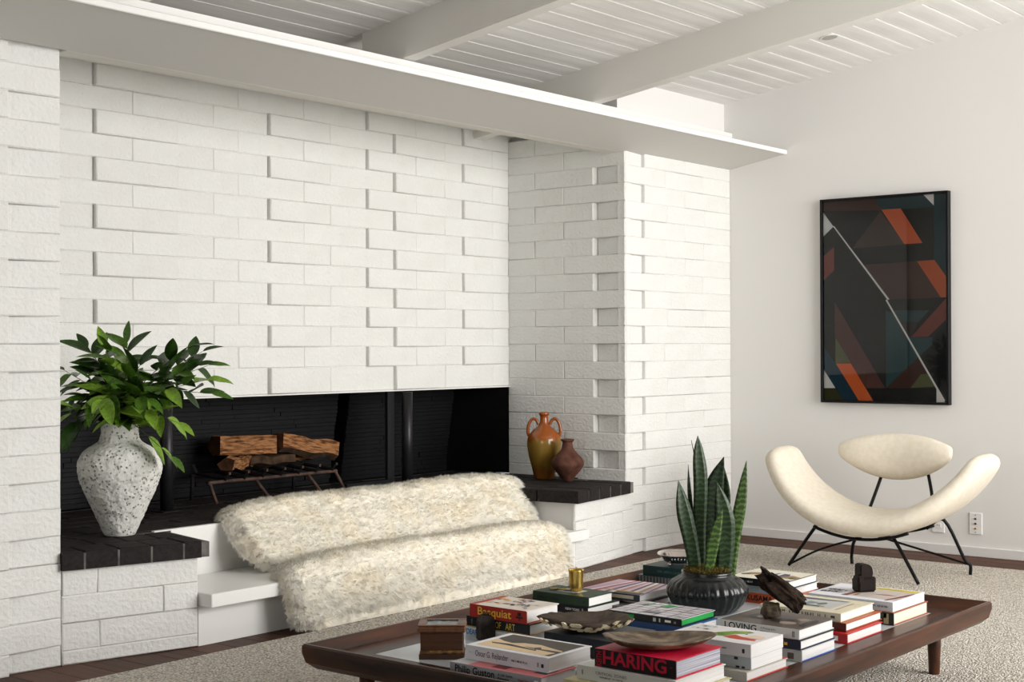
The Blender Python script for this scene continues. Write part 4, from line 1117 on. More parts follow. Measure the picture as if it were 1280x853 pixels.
# ------------------------------------------------------------------ wall plates and ceiling disc
m_plate = mat('white_plate', (232, 231, 228), .35, .4)
def plate(y, z, lab, kind):
    root = tag(empty('wall_plate', (XW, y, z)), lab, 'wall plate', 'white plates on the side wall')
    q = MB(); q.bbox(-.006, -.0005, -.035, .035, -.058, .058, .002); q.build('plate', m_plate, root)
    if kind == 'media':
        for (zz, c) in ((.026, (40, 38, 36)), (0.0, (40, 38, 36)), (-.026, (190, 140, 60))):
            q = MB(); q.tube([(-.005, 0, zz), (-.012, 0, zz)], .0055, 14); q.build('jack', mat('jack_%d' % c[0], c, .3, .5, 1.0 if c[0] > 100 else 0), root, True)
        for zz in (.046, -.046):
            q = MB(); q.tube([(-.005, 0, zz), (-.0075, 0, zz)], .003, 10); q.build('screw', mat('screw_steel', (150, 150, 150), .3, .5, 1.0), root, True)
    else:
        for zz in (.020, -.020):
            q = MB(); q.bbox(-.008, -.005, -.017, .017, zz - .014, zz + .014, .002); o = q.build('socket', m_plate, root)
            for yy in (-.006, .006):
                s2 = MB(); s2.box(-.0085, -.0078, yy - .0012, yy + .0012, zz - .002, zz + .007); s2.build('slot', m_black, o)
plate(2.877, .177, 'white media wall plate with three round jacks', 'media')
plate(3.085, .171, 'white power outlet partly hidden behind the cream chair', 'power')
root = tag(empty('ceiling_disc', (6.80, 3.375, zc(3.375) - .0006)), 'small round grey flush ceiling light on the board ceiling', 'ceiling light')
root.rotation_euler = (-ang, 0, 0)
q = MB(); q.lathe([(.048, -.004), (.048, 0)], 32); q.build('trim_ring', m_ceil, root)
q = MB(); q.lathe([(.040, -.0052), (.040, -.0035)], 32); q.build('lens', mat('grey_lens', (168, 165, 160), .4, .3), root)

# ------------------------------------------------------------------ cream lounge chair
m_bouc = mat('cream_fleece_fabric', (228, 220, 205), .95, .1, col2=(222, 212, 194), scale=40, bump=.5, bscale=160, bdist=.003)
CXc, CYc = 6.62, 3.05
chair = tag(empty('lounge_chair', (CXc, CYc, ZR), .06), 'cream sculptural lounge chair with crescent seat and black rod legs', 'chair')
# local: x = backwards (away from the room), y = along the crescent (towards the fireplace +), z up
def crescent():
    nS, nC = 40, 20
    vs = []
    for i in range(nS + 1):
        t = -1 + 2 * i / nS
        th = t * math.radians(66)
        Rr = .595
        cy_, cz_ = Rr * math.sin(th), .245 + Rr * (1 - math.cos(th))
        tz = math.sin(th); ty = math.cos(th)
        L = math.hypot(ty, tz); ny, nz = -tz / L, ty / L          # inward normal of the arc
        e = abs(t)
        wid = .265 * (1 - .40 * e ** 2.2)                         # half depth front to back
        thick = .060 * (1 - .18 * e)
        endr = 1.0
        if e > .93:
            endr = math.sqrt(max(0.0, 1 - ((e - .93) / .07) ** 2)) * .6 + .4
        xo = -.03 + .10 * e ** 2                                  # arms sweep backwards
        for k in range(nC):
            a = 2 * math.pi * k / nC
            c, s = math.cos(a), math.sin(a)
            px = math.copysign(abs(c) ** .55, c) * wid * (.35 + .65 * endr)
            pn = math.copysign(abs(s) ** .75, s) * thick * endr
            vs.append((xo + px, cy_ + ny * pn, cz_ + nz * pn))
    fs = []
    for i in range(nS):
        for k in range(nC):
            fs.append((i * nC + k, (i + 1) * nC + k, (i + 1) * nC + (k + 1) % nC, i * nC + (k + 1) % nC))
    fs.append(tuple(range(nC))); fs.append(tuple(nS * nC + k for k in range(nC - 1, -1, -1)))
    q = MB(); q.add(vs, fs)
    return q
o = crescent().build('seat', m_bouc, chair, True)
bm = bmesh.new(); bm.from_mesh(o.data); bmesh.ops.recalc_face_normals(bm, faces=bm.faces); bm.to_mesh(o.data); bm.free()
md = o.modifiers.new('soft', 'SUBSURF'); md.levels = 1; md.render_levels = 1
def lens_back():
    nS, nC = 28, 16
    vs = []
    for i in range(nS + 1):
        t = -1 + 2 * i / nS
        y = .300 * t
        e = min(1.0, abs(t))
        top = .115 - .070 * e ** 2.2
        bot = -.118 * (1 - e ** 2.0) ** .85 - .01
        cz_ = (top + bot) / 2; hz = max(.012, (top - bot) / 2)
        th = .055 * (1 - e ** 4) + .012
        for k in range(nC):
            a = 2 * math.pi * k / nC
            c, s = math.cos(a), math.sin(a)
            vs.append((math.copysign(abs(c) ** .8, c) * th + .05 * e * e * -1, y, cz_ + math.copysign(abs(s) ** .8, s) * hz))
    fs = []
    for i in range(nS):
        for k in range(nC):
            fs.append((i * nC + k, (i + 1) * nC + k, (i + 1) * nC + (k + 1) % nC, i * nC + (k + 1) % nC))
    fs.append(tuple(range(nC))); fs.append(tuple(nS * nC + k for k in range(nC - 1, -1, -1)))
    q = MB(); q.add(vs, fs)
    return q
o = lens_back().build('backrest', m_bouc, chair, True, loc=(.275, -.012, .560))
o.rotation_euler = (0, .18, 0)
bm = bmesh.new(); bm.from_mesh(o.data); bmesh.ops.recalc_face_normals(bm, faces=bm.faces); bm.to_mesh(o.data); bm.free()
md = o.modifiers.new('soft', 'SUBSURF'); md.levels = 1; md.render_levels = 1
def wp(x, y, z):   # world point into chair space
    v = Matrix.Rotation(-.06, 3, 'Z') @ Vector((x - CXc, y - CYc, 0))
    return (v.x, v.y, z - ZR)
RR = .0085
def rod(name, pts, r=RR):
    q = MB(); q.tube(spline(pts, 5), r, 10); return q.build(name, m_rodblack, chair, True)
rod('back_rod', [wp(6.70, 3.145, .245), wp(6.80, 3.14, .36), wp(6.89, 3.125, .50)])
rod('back_rod', [wp(6.70, 2.80, .30), wp(6.82, 2.84, .38), wp(6.90, 2.895, .50)])
rod('leg', [wp(6.50, 3.19, .215), wp(6.515, 3.30, .235), wp(6.52, 3.335, .21), wp(6.514, 3.472, ZR + .006)])
rod('leg', [wp(6.47, 2.96, .195), wp(6.455, 2.895, .21), wp(6.44, 2.86, .19), wp(6.366, 2.719, ZR + .006)])
rod('leg', [wp(6.70, 2.82, .235), wp(6.725, 2.74, .28), wp(6.79, 2.665, .09), wp(6.807, 2.642, .06), wp(6.807, 2.642, ZR + .001)])
rod('leg', [wp(6.72, 3.10, .195), wp(6.74, 3.21, .15), wp(6.783, 3.254, .065), wp(6.783, 3.254, ZR + .001)])
rod('brace', [wp(6.514, 3.465, .025), wp(6.61, 3.34, .10), wp(6.72, 3.17, .16)], .0055)
rod('brace', [wp(6.80, 2.655, .065), wp(6.76, 2.87, .12), wp(6.72, 3.09, .175)], .0055)
rail_pts = []
for k in range(17):
    th = math.radians(-22 + 44 * k / 16)
    rail_pts.append((-.20, .64 * math.sin(th), .182 + .64 * (1 - math.cos(th))))
q = MB(); q.tube(rail_pts, .008, 8); q.build('seat_rail', m_rodblack, chair, True)
q = MB(); q.tube([(.16, p[1], p[2]) for p in rail_pts], .008, 8); q.build('seat_rail', m_rodblack, chair, True)

# ------------------------------------------------------------------ pottery on the hearth
def stone_vase_mat():
    m = bpy.data.materials.new('cratered_white_ceramic'); m.use_nodes = True
    nt = m.node_tree; b = nt.nodes['Principled BSDF']
    b.inputs['Roughness'].default_value = .75; b.inputs['Specular IOR Level'].default_value = .2
    tc = nt.nodes.new('ShaderNodeTexCoord')
    v = nt.nodes.new('ShaderNodeTexVoronoi'); v.inputs['Scale'].default_value = 70
    nt.links.new(tc.outputs['Object'], v.inputs['Vector'])
    n = nt.nodes.new('ShaderNodeTexNoise'); n.inputs['Scale'].default_value = 16; n.inputs['Detail'].default_value = 5
    nt.links.new(tc.outputs['Object'], n.inputs['Vector'])
    pr_ = nt.nodes.new('ShaderNodeValToRGB')           # pits: centres of the cells
    pr_.color_ramp.elements[0].position = .16; pr_.color_ramp.elements[0].color = (0, 0, 0, 1)
    pr_.color_ramp.elements[1].position = .30; pr_.color_ramp.elements[1].color = (1, 1, 1, 1)
    nt.links.new(v.outputs['Distance'], pr_.inputs['Fac'])
    gate = nt.nodes.new('ShaderNodeValToRGB'); gate.color_ramp.elements[0].position = .52; gate.color_ramp.elements[1].position = .66
    nt.links.new(n.outputs['Fac'], gate.inputs['Fac'])
    mx = nt.nodes.new('ShaderNodeMath'); mx.operation = 'MAXIMUM'
    nt.links.new(pr_.outputs['Color'], mx.inputs[0]); nt.links.new(gate.outputs['Color'], mx.inputs[1])
    cr = nt.nodes.new('ShaderNodeValToRGB')
    cr.color_ramp.elements[0].color = srgb(168, 164, 156); cr.color_ramp.elements[1].color = srgb(224, 223, 217); cr.color_ramp.elements[1].position = .8
    nt.links.new(mx.outputs[0], cr.inputs['Fac']); nt.links.new(cr.outputs['Color'], b.inputs['Base Color'])
    ad = nt.nodes.new('ShaderNodeMath'); ad.operation = 'MULTIPLY_ADD'; ad.inputs[1].default_value = 1.2
    nt.links.new(n.outputs['Fac'], ad.inputs[0]); nt.links.new(mx.outputs[0], ad.inputs[2])
    bp = nt.nodes.new('ShaderNodeBump'); bp.inputs['Strength'].default_value = 1.0; bp.inputs['Distance'].default_value = .014
    nt.links.new(ad.outputs[0], bp.inputs['Height']); nt.links.new(bp.outputs['Normal'], b.inputs['Normal'])
    return m
VX, VY = 3.34, 4.675
vase = tag(empty('stone_vase', (VX, VY, ZH + .002)), 'large cratered white ceramic vase on the dark hearth', 'vase')
ctrl = [(.056, 0), (.064, .012), (.078, .045), (.100, .095), (.128, .155), (.148, .205), (.159, .245), (.1575, .285), (.143, .318), (.118, .340), (.090, .357), (.076, .372), (.071, .395), (.071, .432), (.068, .436), (.060, .434), (.058, .40), (.070, .36), (.001, .33)]
pf = spline([(r, z, 0) for r, z in ctrl], 12)
prof = [(max(p.x, .001), p.y) for p in pf]
def vf(r, z, a, j):
    if j > 12 * 12:
        return r
    p = Vector((r * math.cos(a), r * math.sin(a), z))
    return r + (.0022 * noise.noise(p * 22) + .0028 * noise.noise(p * 75) + .0016 * noise.noise(p * 150)) * min(1, z / .02)
q = MB(); q.lathe(prof, 260, fun=vf); q.build('vase_body', stone_vase_mat(), vase, True)

# two-handled jug
m_amber = bpy.data.materials.new('amber_glaze'); m_amber.use_nodes = True
nt = m_amber.node_tree; bs = nt.nodes['Principled BSDF']
bs.inputs['Roughness'].default_value = .16; bs.inputs['Specular IOR Level'].default_value = .55
tc = nt.nodes.new('ShaderNodeTexCoord'); sp = nt.nodes.new('ShaderNodeSeparateXYZ'); nz_ = nt.nodes.new('ShaderNodeTexNoise'); nz_.inputs['Scale'].default_value = 18
nt.links.new(tc.outputs['Object'], sp.inputs[0]); nt.links.new(tc.outputs['Object'], nz_.inputs['Vector'])
ma = nt.nodes.new('ShaderNodeMath'); ma.operation = 'MULTIPLY_ADD'; ma.inputs[1].default_value = .06
nt.links.new(nz_.outputs['Fac'], ma.inputs[0]); nt.links.new(sp.outputs['Z'], ma.inputs[2])
rp = nt.nodes.new('ShaderNodeValToRGB'); e = rp.color_ramp.elements
e[0].position = .08; e[0].color = srgb(112, 70, 24); e[1].position = .36; e[1].color = srgb(138, 70, 18)
for (p_, c_) in ((.12, (120, 92, 34)), (.235, (136, 106, 44)), (.255, (146, 76, 20))):
    k_ = e.new(p_); k_.color = srgb(*c_)
nt.links.new(ma.outputs[0], rp.inputs['Fac']); nt.links.new(rp.outputs['Color'], bs.inputs['Base Color'])
jug = tag(empty('glazed_jug', (6.20, 4.80, ZH + .002), vdir), 'amber and olive glazed jug with two loop handles on the hearth', 'jug')
ctrl = [(.050, 0), (.056, .006), (.066, .05), (.082, .11), (.092, .165), (.094, .205), (.086, .238), (.062, .268), (.036, .290), (.025, .305), (.0225, .325), (.0225, .345), (.028, .352), (.029, .360), (.026, .366), (.016, .364), (.014, .33), (.001, .32)]
pf = spline([(r, z, 0) for r, z in ctrl], 5)
q = MB(); q.lathe([(max(p.x, .001), p.y) for p in pf], 56); q.build('jug_body', m_amber, jug, True)
for s in (-1, 1):
    q = MB(); q.tube(spline([(s * .030, 0, .298), (s * .045, 0, .325), (s * .066, 0, .328), (s * .084, 0, .300), (s * .090, 0, .262), (s * .085, 0, .235)], 6), .0085, 12); q.build('handle', m_amber, jug, True)
sv = tag(empty('clay_vase', (6.16, 4.61, ZH + .002)), 'small rust brown clay vase beside the amber jug', 'vase')
ctrl = [(.022, 0), (.026, .004), (.050, .035), (.078, .070), (.088, .096), (.078, .125), (.052, .152), (.034, .175), (.028, .198), (.028, .212), (.036, .220), (.036, .226), (.030, .228), (.022, .222), (.022, .19), (.001, .18)]
pf = spline([(r, z, 0) for r, z in ctrl], 5)
q = MB(); q.lathe([(max(p.x, .001), p.y) for p in pf], 56, fun=lambda r, z, a, j: r + .0012 * noise.noise(Vector((r * math.cos(a) * 60, r * math.sin(a) * 60, z * 60))))
q.build('vase_body', mat('rust_clay', (72, 44, 36), .75, .2, col2=(98, 62, 50), scale=26, bump=.5, bscale=70, bdist=.004), sv, True)

# ------------------------------------------------------------------ leafy branches in the big vase
m_leaf = [mat('leaf_green_%d' % k, c1, .35, .4, col2=c2, scale=12) for k, (c1, c2) in enumerate([((32, 58, 18), (48, 78, 24)), ((58, 92, 26), (84, 120, 36)), ((98, 136, 38), (130, 162, 56))])]
m_twig = mat('green_twig', (70, 84, 42), .6, .2)
def leaf_mesh(kind, m):
    q = MB(); vs = []; n_ = 9
    bend = (.25, .55, .05)[kind]
    for i in range(n_ + 1):
        t = i / n_
        w_ = .225 * (math.sin(math.pi * min(1, t ** .85)) ** .8) * (1 - .25 * t) + .004
        zz = -bend * t * t * .5
        for c in (-1, -.5, 0, .5, 1):
            vs.append((t, c * w_, zz + abs(c) * w_ * .35 + (.02 * math.sin(9 * t) * abs(c) if kind == 1 else 0)))
    fs = []
    for i in range(n_):
        for k in range(4):
            fs.append((i * 5 + k, (i + 1) * 5 + k, (i + 1) * 5 + k + 1, i * 5 + k + 1))
    q.add(vs, fs)
    return q.mesh('leaf', m, True)
leafs = [[leaf_mesh(k, m) for k in range(3)] for m in m_leaf]
branches = tag(empty('leafy_branches', (VX, VY, ZH + .40)), 'bushy green leafy branches standing in the cratered white vase', 'branches')
lr = random.Random(12)
# stem ends in picture-plane offsets: s right, d away from the camera, z above the vase mouth
stems = [((.40, .05, .30), 11, 0), ((.36, .10, .36), 10, 0), ((.43, -.02, .18), 11, 0), ((.30, -.12, .06), 9, 2), ((.28, -.15, -.08), 9, 2), ((.10, -.02, .30), 10, 0), ((-.06, .02, .38), 12, 1), ((.02, .05, .40), 11, 1), ((-.14, .06, .38), 11, 0),
         ((-.22, .02, .28), 10, 0), ((-.25, -.04, .14), 9, 0), ((-.24, -.06, .00), 9, 0), ((-.02, -.16, .16), 10, 2), ((.04, -.16, .05), 9, 2), ((-.15, -.12, .10), 10, 1), ((.16, -.10, .16), 10, 1), ((-.08, .06, .26), 10, 0), ((.20, .10, .24), 10, 0), ((.05, .12, .22), 9, 0), ((-.08, -.10, .24), 9, 1), ((.36, .0, .30), 10, 0), ((.30, .05, .37), 9, 0), ((.42, -.05, .24), 10, 1)]
fh = Vector((fw.x, fw.y, 0)).normalized(); rh = Vector((rt.x, rt.y, 0)).normalized()
for (s_, d_, z_), nl, tone in stems:
    end = rh * (s_ * (.84 if s_ > 0 else 1)) + fh * d_ + Vector((0, 0, z_ * .9 - .01))
    st = Vector((lr.uniform(-.03, .03), lr.uniform(-.03, .03), -.02))
    mid = st.lerp(end, .5) + Vector((0, 0, .09 if z_ < .2 else .05)) - (rh * s_ * .12)
    P = spline([st, Vector((st.x + end.x * .08, st.y + end.y * .08, .05)), mid, end], 7)
    q = MB(); q.tube(P, [.0032 * (1 - .7 * i / (len(P) - 1)) for i in range(len(P))], 6)
    stem = q.build('stem', m_twig, branches, True)
    nl = int(nl * 1.75)
    for k in range(nl):
        t = .22 + .78 * (k + .5) / nl if k < nl - 1 else 1.0
        f_ = t * (len(P) - 1); i0 = min(int(f_), len(P) - 2)
        p = P[i0].lerp(P[i0 + 1], f_ - i0)
        tg = (P[i0 + 1] - P[i0]).normalized()
        side = tg.cross(Vector((0, 0, 1)))
        side = side.normalized() if side.length > .05 else rh.copy()
        side = (Matrix.Rotation(lr.uniform(-.9, .9) + (math.pi if k % 2 else 0), 3, tg) @ side)
        dr = (tg * lr.uniform(.35, .9) + side * lr.uniform(.7, 1.1) + Vector((0, 0, lr.uniform(-.45, .15)))).normalized() if k < nl - 1 else (tg + Vector((0, 0, -.2))).normalized()
        upv = Vector((lr.uniform(-.35, .35), lr.uniform(-.35, .35), 1)) - fh * .55
        yv = upv.cross(dr)
        if yv.length < .05:
            yv = rh.copy()
        yv.normalize(); zv = dr.cross(yv).normalized()
        sc = lr.uniform(.095, .145) * (.75 if k == nl - 1 else 1)
        M = Matrix(((dr.x * sc, yv.x * sc, zv.x * sc, p.x), (dr.y * sc, yv.y * sc, zv.y * sc, p.y), (dr.z * sc, yv.z * sc, zv.z * sc, p.z), (0, 0, 0, 1)))
        w_ = VX + p.x + dr.x * sc
        tn = min(2, max(0, tone + lr.choice((-1, 0, 0, 0, 1))))
        if w_ < XL + .03 and VY + p.y > YL - .02:      # keep clear of the brick pier
            continue
        tip = p + dr * sc
        if min(p.z, tip.z) < .035 and abs(tip.dot(rh) - .02) < .15 and tip.dot(fh) < .05:
            continue
        put('leaf', leafs[tn][lr.randrange(3)], stem, M)

# ------------------------------------------------------------------ fire grate and logs
m_rust = mat('rusty_iron', (88, 66, 56), .7, .3, col2=(52, 40, 36), scale=30, bump=.4, bscale=80, bdist=.002)
m_iron = mat('sooty_iron', (26, 22, 21), .7, .3)
GZ = ZH + .002
grate = tag(empty('fire_grate', (4.67, 5.37, GZ)), 'rusty iron fire grate with splayed legs inside the firebox', 'grate')
q = MB(); q.tube(spline([(-.40, -.14, 0.0), (-.415, -.115, .085), (-.395, -.11, .098), (0, -.11, .098), (.36, -.11, .098), (.39, -.11, .09), (.425, -.14, 0.0)], 5), .0085, 10); q.build('front_rail', m_rust, grate, True)
for x_ in (-.14, .20):
    q = MB(); q.tube([(x_, -.11, .093), (x_ + .055, -.15, 0)], .0085, 10); q.build('leg', m_rust, grate, True)
for x_ in (-.35, .30):
    q = MB(); q.tube([(x_, .10, .11), (x_, .11, 0)], .0085, 10); q.build('leg', m_iron, grate, True)
q = MB(); q.tube([(-.36, .10, .115), (.40, .10, .115)], .0085, 10); q.build('back_rail', m_iron, grate, True)
for k in range(7):
    x_ = -.33 + .115 * k
    q = MB(); q.tube([(x_, -.14, .135), (x_, -.12, .108), (x_, .09, .125), (x_, .12, .165)], .0085, 4); o = q.build('bar', m_iron, grate)
    q = MB(); q.box(x_ - .006, x_ + .006, -.150, -.140, .132, .144); q.build('bar_tip', m_rust, grate)
m_split = mat('split_log_wood', (84, 50, 30), .8, .1, col2=(178, 126, 84), scale=7, stretch=(2.2, 16, 16), detail=8, lo=.34, hi=.58, bump=1.0, bscale=9, bstretch=(2, 16, 16), bdist=.02)
m_bark = mat('log_bark', (48, 36, 28), .9, .1, col2=(80, 62, 48), scale=20, bump=.8, bscale=30, bdist=.01)
def log(lab, p, L, rz, ry, sec, barkfaces, sd, rx=0.0, flat_=1.0):
    """split log: polygon section (y,z) swept along x with wander"""
    sec = [(y, z * flat_) for (y, z) in sec]
    n_ = 16; m2 = len(sec); vs = []
    for i in range(n_ + 1):
        t = i / n_
        off = Vector((0, .008 * noise.noise(Vector((t * 3, sd, 0))), .012 * noise.noise(Vector((t * 3, sd, 5)))))
        for k, (y, z) in enumerate(sec):
            g = 1 + .12 * noise.noise(Vector((t * 5, k * 1.7, sd)))
            xe = L * (t - .5) + (.006 * noise.noise(Vector((k * 2.1, sd, 9 + i))) if i in (0, n_) else 0)
            vs.append((xe, y * g + off.y, z * g + off.z))
    q = MB()
    for i in range(n_):
        for k in range(m2):
            q.add([], []);
            q.f.append((i * m2 + k, (i + 1) * m2 + k, (i + 1) * m2 + (k + 1) % m2, i * m2 + (k + 1) % m2)); q.mi.append(1 if k in barkfaces else 0)
    q.v = vs
    q.f.append(tuple(range(m2))); q.mi.append(2); q.f.append(tuple(n_ * m2 + k for k in range(m2 - 1, -1, -1))); q.mi.append(2)
    root = tag(empty('firewood_log', p), lab, 'log', 'firewood logs on the grate')
    root.rotation_euler = (rx, ry, rz)
    o = q.build('log_body', [m_split, m_bark, mat('log_end', (104, 70, 46), .85, .1, col2=(70, 48, 34), scale=20)], root)
    bm = bmesh.new(); bm.from_mesh(o.data); bmesh.ops.recalc_face_normals(bm, faces=bm.faces); bm.to_mesh(o.data); bm.free()
wedge = [(-.045, .045), (-.050, -.035), (.01, -.055), (.055, -.02), (.045, .035), (0, .052)]
log('split log with a rough dark end at the upper left of the pile', (4.580, 5.415, GZ + .250), .35, -.02, .03, [(-.05, .048), (-.052, -.042), (.0, -.05), (.05, -.01), (.02, .045)], (2, 3), 1)
log('long orange brown split log resting across the top of the pile', (4.965, 5.385, GZ + .224), .40, .03, .17, [(-.045, .045), (-.05, -.025), (-.02, -.05), (.04, -.04), (.055, .01), (.03, .042)], (1, 2, 3), 2)
log('short split log with a pale cut end low in the pile', (4.52, 5.385, GZ + .170), .24, .45, .0, [(-.045, .03), (-.03, -.04), (.03, -.042), (.05, .0), (.0, .045)], (1, 2), 3, flat_=.72)
log('dark bark covered log under the middle of the pile', (4.74, 5.41, GZ + .168), .28, -.05, .0, [(-.04, .03), (-.045, -.02), (0, -.042), (.045, -.02), (.04, .028), (0, .04)], (0, 1, 2, 3, 4, 5), 4, flat_=.72)
log('small knotted log at the right under the long split log', (4.98, 5.478, GZ + .166), .20, .1, .02, [(-.035, .02), (-.035, -.02), (0, -.036), (.036, -.01), (.02, .035)], (1, 2, 3), 5, flat_=.72)

# ------------------------------------------------------------------ sheepskins
def fur_material():
    m = bpy.data.materials.new('ivory_fleece'); m.use_nodes = True
    nt = m.node_tree
    b = nt.nodes['Principled BSDF']; nt.nodes.remove(b)
    out = nt.nodes['Material Output']
    tc = nt.nodes.new('ShaderNodeTexCoord'); n = nt.nodes.new('ShaderNodeTexNoise'); n.inputs['Scale'].default_value = 7; n.inputs['Detail'].default_value = 3
    nt.links.new(tc.outputs['Object'], n.inputs['Vector'])
    r = nt.nodes.new('ShaderNodeValToRGB'); r.color_ramp.elements[0].position = .30; r.color_ramp.elements[0].color = srgb(253, 245, 228)
    r.color_ramp.elements[1].position = .55; r.color_ramp.elements[1].color = srgb(255, 252, 243)
    nt.links.new(n.outputs['Fac'], r.inputs['Fac'])
    d = nt.nodes.new('ShaderNodeBsdfDiffuse'); t = nt.nodes.new('ShaderNodeBsdfTranslucent'); mx = nt.nodes.new('ShaderNodeMixShader'); mx.inputs[0].default_value = .28
    nt.links.new(r.outputs['Color'], d.inputs['Color']); nt.links.new(r.outputs['Color'], t.inputs['Color'])
    nt.links.new(d.outputs[0], mx.inputs[1]); nt.links.new(t.outputs[0], mx.inputs[2]); nt.links.new(mx.outputs[0], out.inputs['Surface'])
    return m
m_fur = fur_material()
def sheepskin(label, X0, X1, prof, thick, sd, count, zmin, zmin_fn=None):
    """hide draped along X with a (y,z) profile; fleece grown on its outer side"""
    P = spline([(0, y, z) for (y, z) in prof], 10)
    nS = len(P) - 1; nX = 150
    pts = []; nor = []
    for i, p in enumerate(P):
        tg = (P[min(i + 1, nS)] - P[max(i - 1, 0)]).normalized()
        nor.append(Vector((0, tg.z, -tg.y)) if tg.z * -1 > -2 else tg)
    # outward = away from the riser/ledge: choose sign so that it points to the room and up
    nor = [n_ if (n_.y * -1 + n_.z) > 0 else -n_ for n_ in nor]
    xm = (X0 + X1) / 2; hxx = (X1 - X0) / 2
    def inner(u, s):
        """u in -1..1 along X, s in 0..1 along the profile"""
        f = s * nS; i = min(int(f), nS - 1); fr = f - i
        p = P[i].lerp(P[i + 1], fr); n_ = nor[i].lerp(nor[i + 1], fr).normalized()
        sh = 1 - .10 * (abs(2 * s - 1) ** 2.6) + .012 * noise.noise(Vector((s * 3, sd, 1 if u > 0 else 5)))
        return Vector((xm + u * hxx * sh, p.y, p.z)), n_
    def th(u, s):
        e = (1 - abs(u) ** 7) * (1 - abs(2 * s - 1) ** 6)
        return thick * (max(e, 0) ** .5) * (1 + .20 * noise.noise(Vector((u * 3.2, s * 2.5, sd))) + .13 * noise.noise(Vector((u * 14, s * 8, sd))) + .08 * noise.noise(Vector((u * 34, s * 18, sd)))) + .004
    root = tag(empty('sheepskin', (xm, P[nS // 2].y, 0)), label, 'sheepskin', 'sheepskins on the bench')
    org = Vector(root.location)
    top = []; bot = []
    for j in range(nX + 1):
        for i in range(nS + 1):
            u = -1 + 2 * j / nX; s = i / nS
            p, n_ = inner(u, s)
            a = p + n_ * th(u, s); a.z = max(a.z, zmin)
            top.append(a - org); bot.append(p - org)
    N = nS + 1; off = len(top); fs = []
    for j in range(nX):
        for i in range(nS):
            a = j * N + i
            fs.append((a, a + 1, a + N + 1, a + N)); fs.append((off + a, off + a + N, off + a + N + 1, off + a + 1))
    rim = [j * N for j in range(nX + 1)] + [nX * N + i for i in range(1, N)] + [j * N + nS for j in range(nX - 1, -1, -1)] + [i for i in range(nS - 1, 0, -1)]
    for k in range(len(rim)):
        a, c = rim[k], rim[(k + 1) % len(rim)]
        fs.append((a, c, off + c, off + a))
    q = MB(); q.add(top + bot, fs); q.build('hide', m_fur_hide, root, True)
    # fleece strands, vectorised on the top grid
    TG = np.array([tuple(v) for v in top]).reshape(nX + 1, N, 3)
    dx = np.gradient(TG, axis=0); dy = np.gradient(TG, axis=1)
    NG = np.cross(dx, dy); NG /= np.linalg.norm(NG, axis=2, keepdims=True) + 1e-9
    mid = np.array([0, -1.0, 1.0]) / 1.414
    NG *= np.sign((NG * mid).sum(axis=2, keepdims=True).mean()) or 1
    edge_u = np.concatenate([rng.uniform(-1, 1, int(count * .86)), np.sign(rng.uniform(-1, 1, count - int(count * .86))) * rng.uniform(.93, 1, count - int(count * .86))])
    ss = rng.uniform(0, 1, count)
    fj = (edge_u + 1) / 2 * nX; fi = ss * nS
    j0 = np.clip(fj.astype(int), 0, nX - 1); i0 = np.clip(fi.astype(int), 0, nS - 1)
    a = (fj - j0)[:, None]; c = (fi - i0)[:, None]
    def samp(Gd):
        return Gd[j0, i0] * (1 - a) * (1 - c) + Gd[j0 + 1, i0] * a * (1 - c) + Gd[j0, i0 + 1] * (1 - a) * c + Gd[j0 + 1, i0 + 1] * a * c
    B_ = samp(TG); Nn = samp(NG); Nn /= np.linalg.norm(Nn, axis=1, keepdims=True) + 1e-9
    # clumps share a lean
    cell = (np.floor(fj * .5).astype(int) * 977 + np.floor(fi * 1.4).astype(int) * 131) % 4096
    lean = rng.normal(0, .26, (4096, 3))[cell]
    D_ = Nn * .8 + lean * 1.5 + rng.normal(0, .22, (count, 3)) + np.array([0, -.15, -.35])
    ex = np.clip((np.abs(edge_u) - .9) / .1, 0, 1)[:, None] * np.sign(edge_u)[:, None]
    D_ += np.concatenate([ex * .9, np.zeros((count, 2))], axis=1)
    D_ /= np.linalg.norm(D_, axis=1, keepdims=True)
    Ln = rng.uniform(.014, .032, (count, 1))
    S_ = np.cross(D_, Nn); S_ /= np.linalg.norm(S_, axis=1, keepdims=True) + 1e-9
    S_ += rng.normal(0, .30, (count, 3)); S_ -= D_ * (S_ * D_).sum(axis=1, keepdims=True); S_ /= np.linalg.norm(S_, axis=1, keepdims=True) + 1e-9
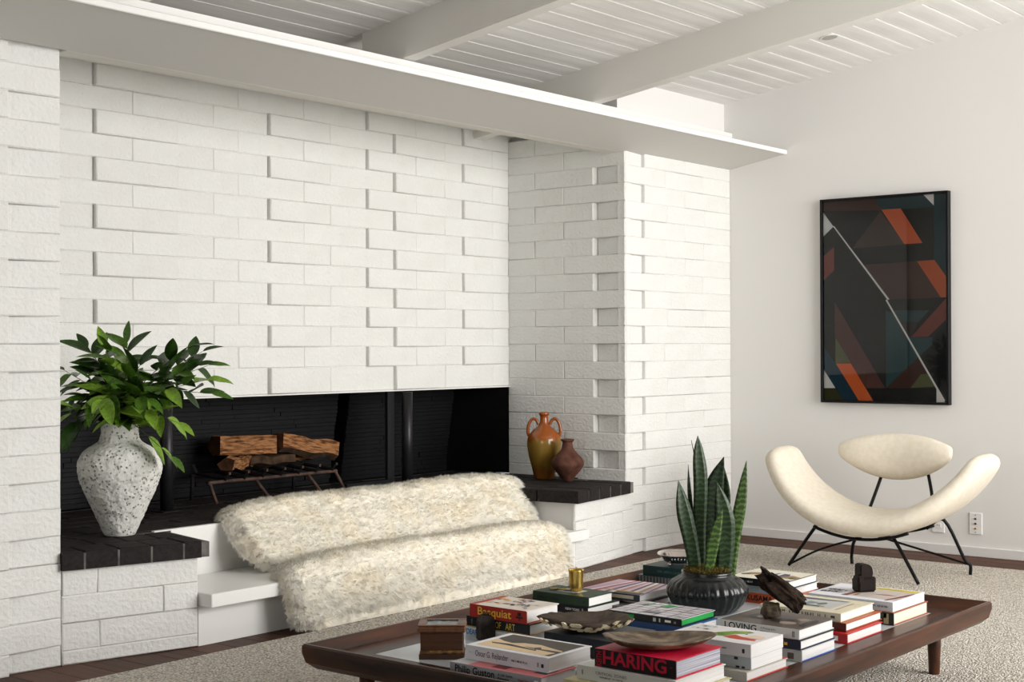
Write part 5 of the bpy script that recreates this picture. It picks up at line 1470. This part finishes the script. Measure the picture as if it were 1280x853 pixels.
    S_ *= np.where((np.cross(S_, D_) * Nn).sum(axis=1, keepdims=True) < 0, -1.0, 1.0)
    wv = rng.uniform(.0004, .0008, (count, 1))
    Mi = B_ + D_ * Ln * .55
    Ti = B_ + D_ * Ln * .95 + np.array([0, -.004, -.010]) * (Ln / .03) + lean * Ln * .25
    B2 = B_ - D_ * .004
    V = np.stack([B2 - S_ * wv, B2 + S_ * wv, Mi - S_ * wv * .8, Mi + S_ * wv * .8, Ti], axis=1).reshape(-1, 3)
    V[:, 2] = np.maximum(V[:, 2], zmin + .0005)
    base_i = (np.arange(count) * 5)[:, None]
    Tr = np.concatenate([base_i + np.array([[0, 1, 3]]), base_i + np.array([[0, 3, 2]]), base_i + np.array([[2, 3, 4]])], axis=1).reshape(-1)
    me = bpy.data.meshes.new('fleece')
    me.vertices.add(len(V)); me.vertices.foreach_set('co', V.astype(np.float32).ravel())
    nt_ = len(Tr) // 3
    me.loops.add(len(Tr)); me.loops.foreach_set('vertex_index', Tr.astype(np.int32))
    me.polygons.add(nt_); me.polygons.foreach_set('loop_start', np.arange(0, len(Tr), 3, dtype=np.int32)); me.polygons.foreach_set('loop_total', np.full(nt_, 3, dtype=np.int32))
    me.update(calc_edges=True); me.materials.append(m_fur)
    me.polygons.foreach_set('use_smooth', np.ones(nt_, dtype=bool))
    Ns = Nn + rng.normal(0, .04, (count, 3)) + lean * .12
    Ns /= np.linalg.norm(Ns, axis=1, keepdims=True)
    me.normals_split_custom_set_from_vertices(np.repeat(Ns, 5, axis=0).astype(np.float32))
    o = put('fleece', me, root); o['kind'] = 'stuff'
    return root
sheepskin('ivory sheepskin spread from the hearth edge down to the bench ledge', 3.83, 5.80,
          [(4.76, .411), (4.71, .412), (4.665, .408), (4.61, .345), (4.55, .275), (4.49, .214)], .060, 2.0, 130000, .2055)
sheepskin('ivory sheepskin draped over the bench ledge down to the floor', 3.79, 5.64,
          [(4.40, .212), (4.33, .212), (4.262, .210), (4.236, .17), (4.225, .09), (4.205, .03), (4.15, .014)], .066, 7.0, 130000, .0125)
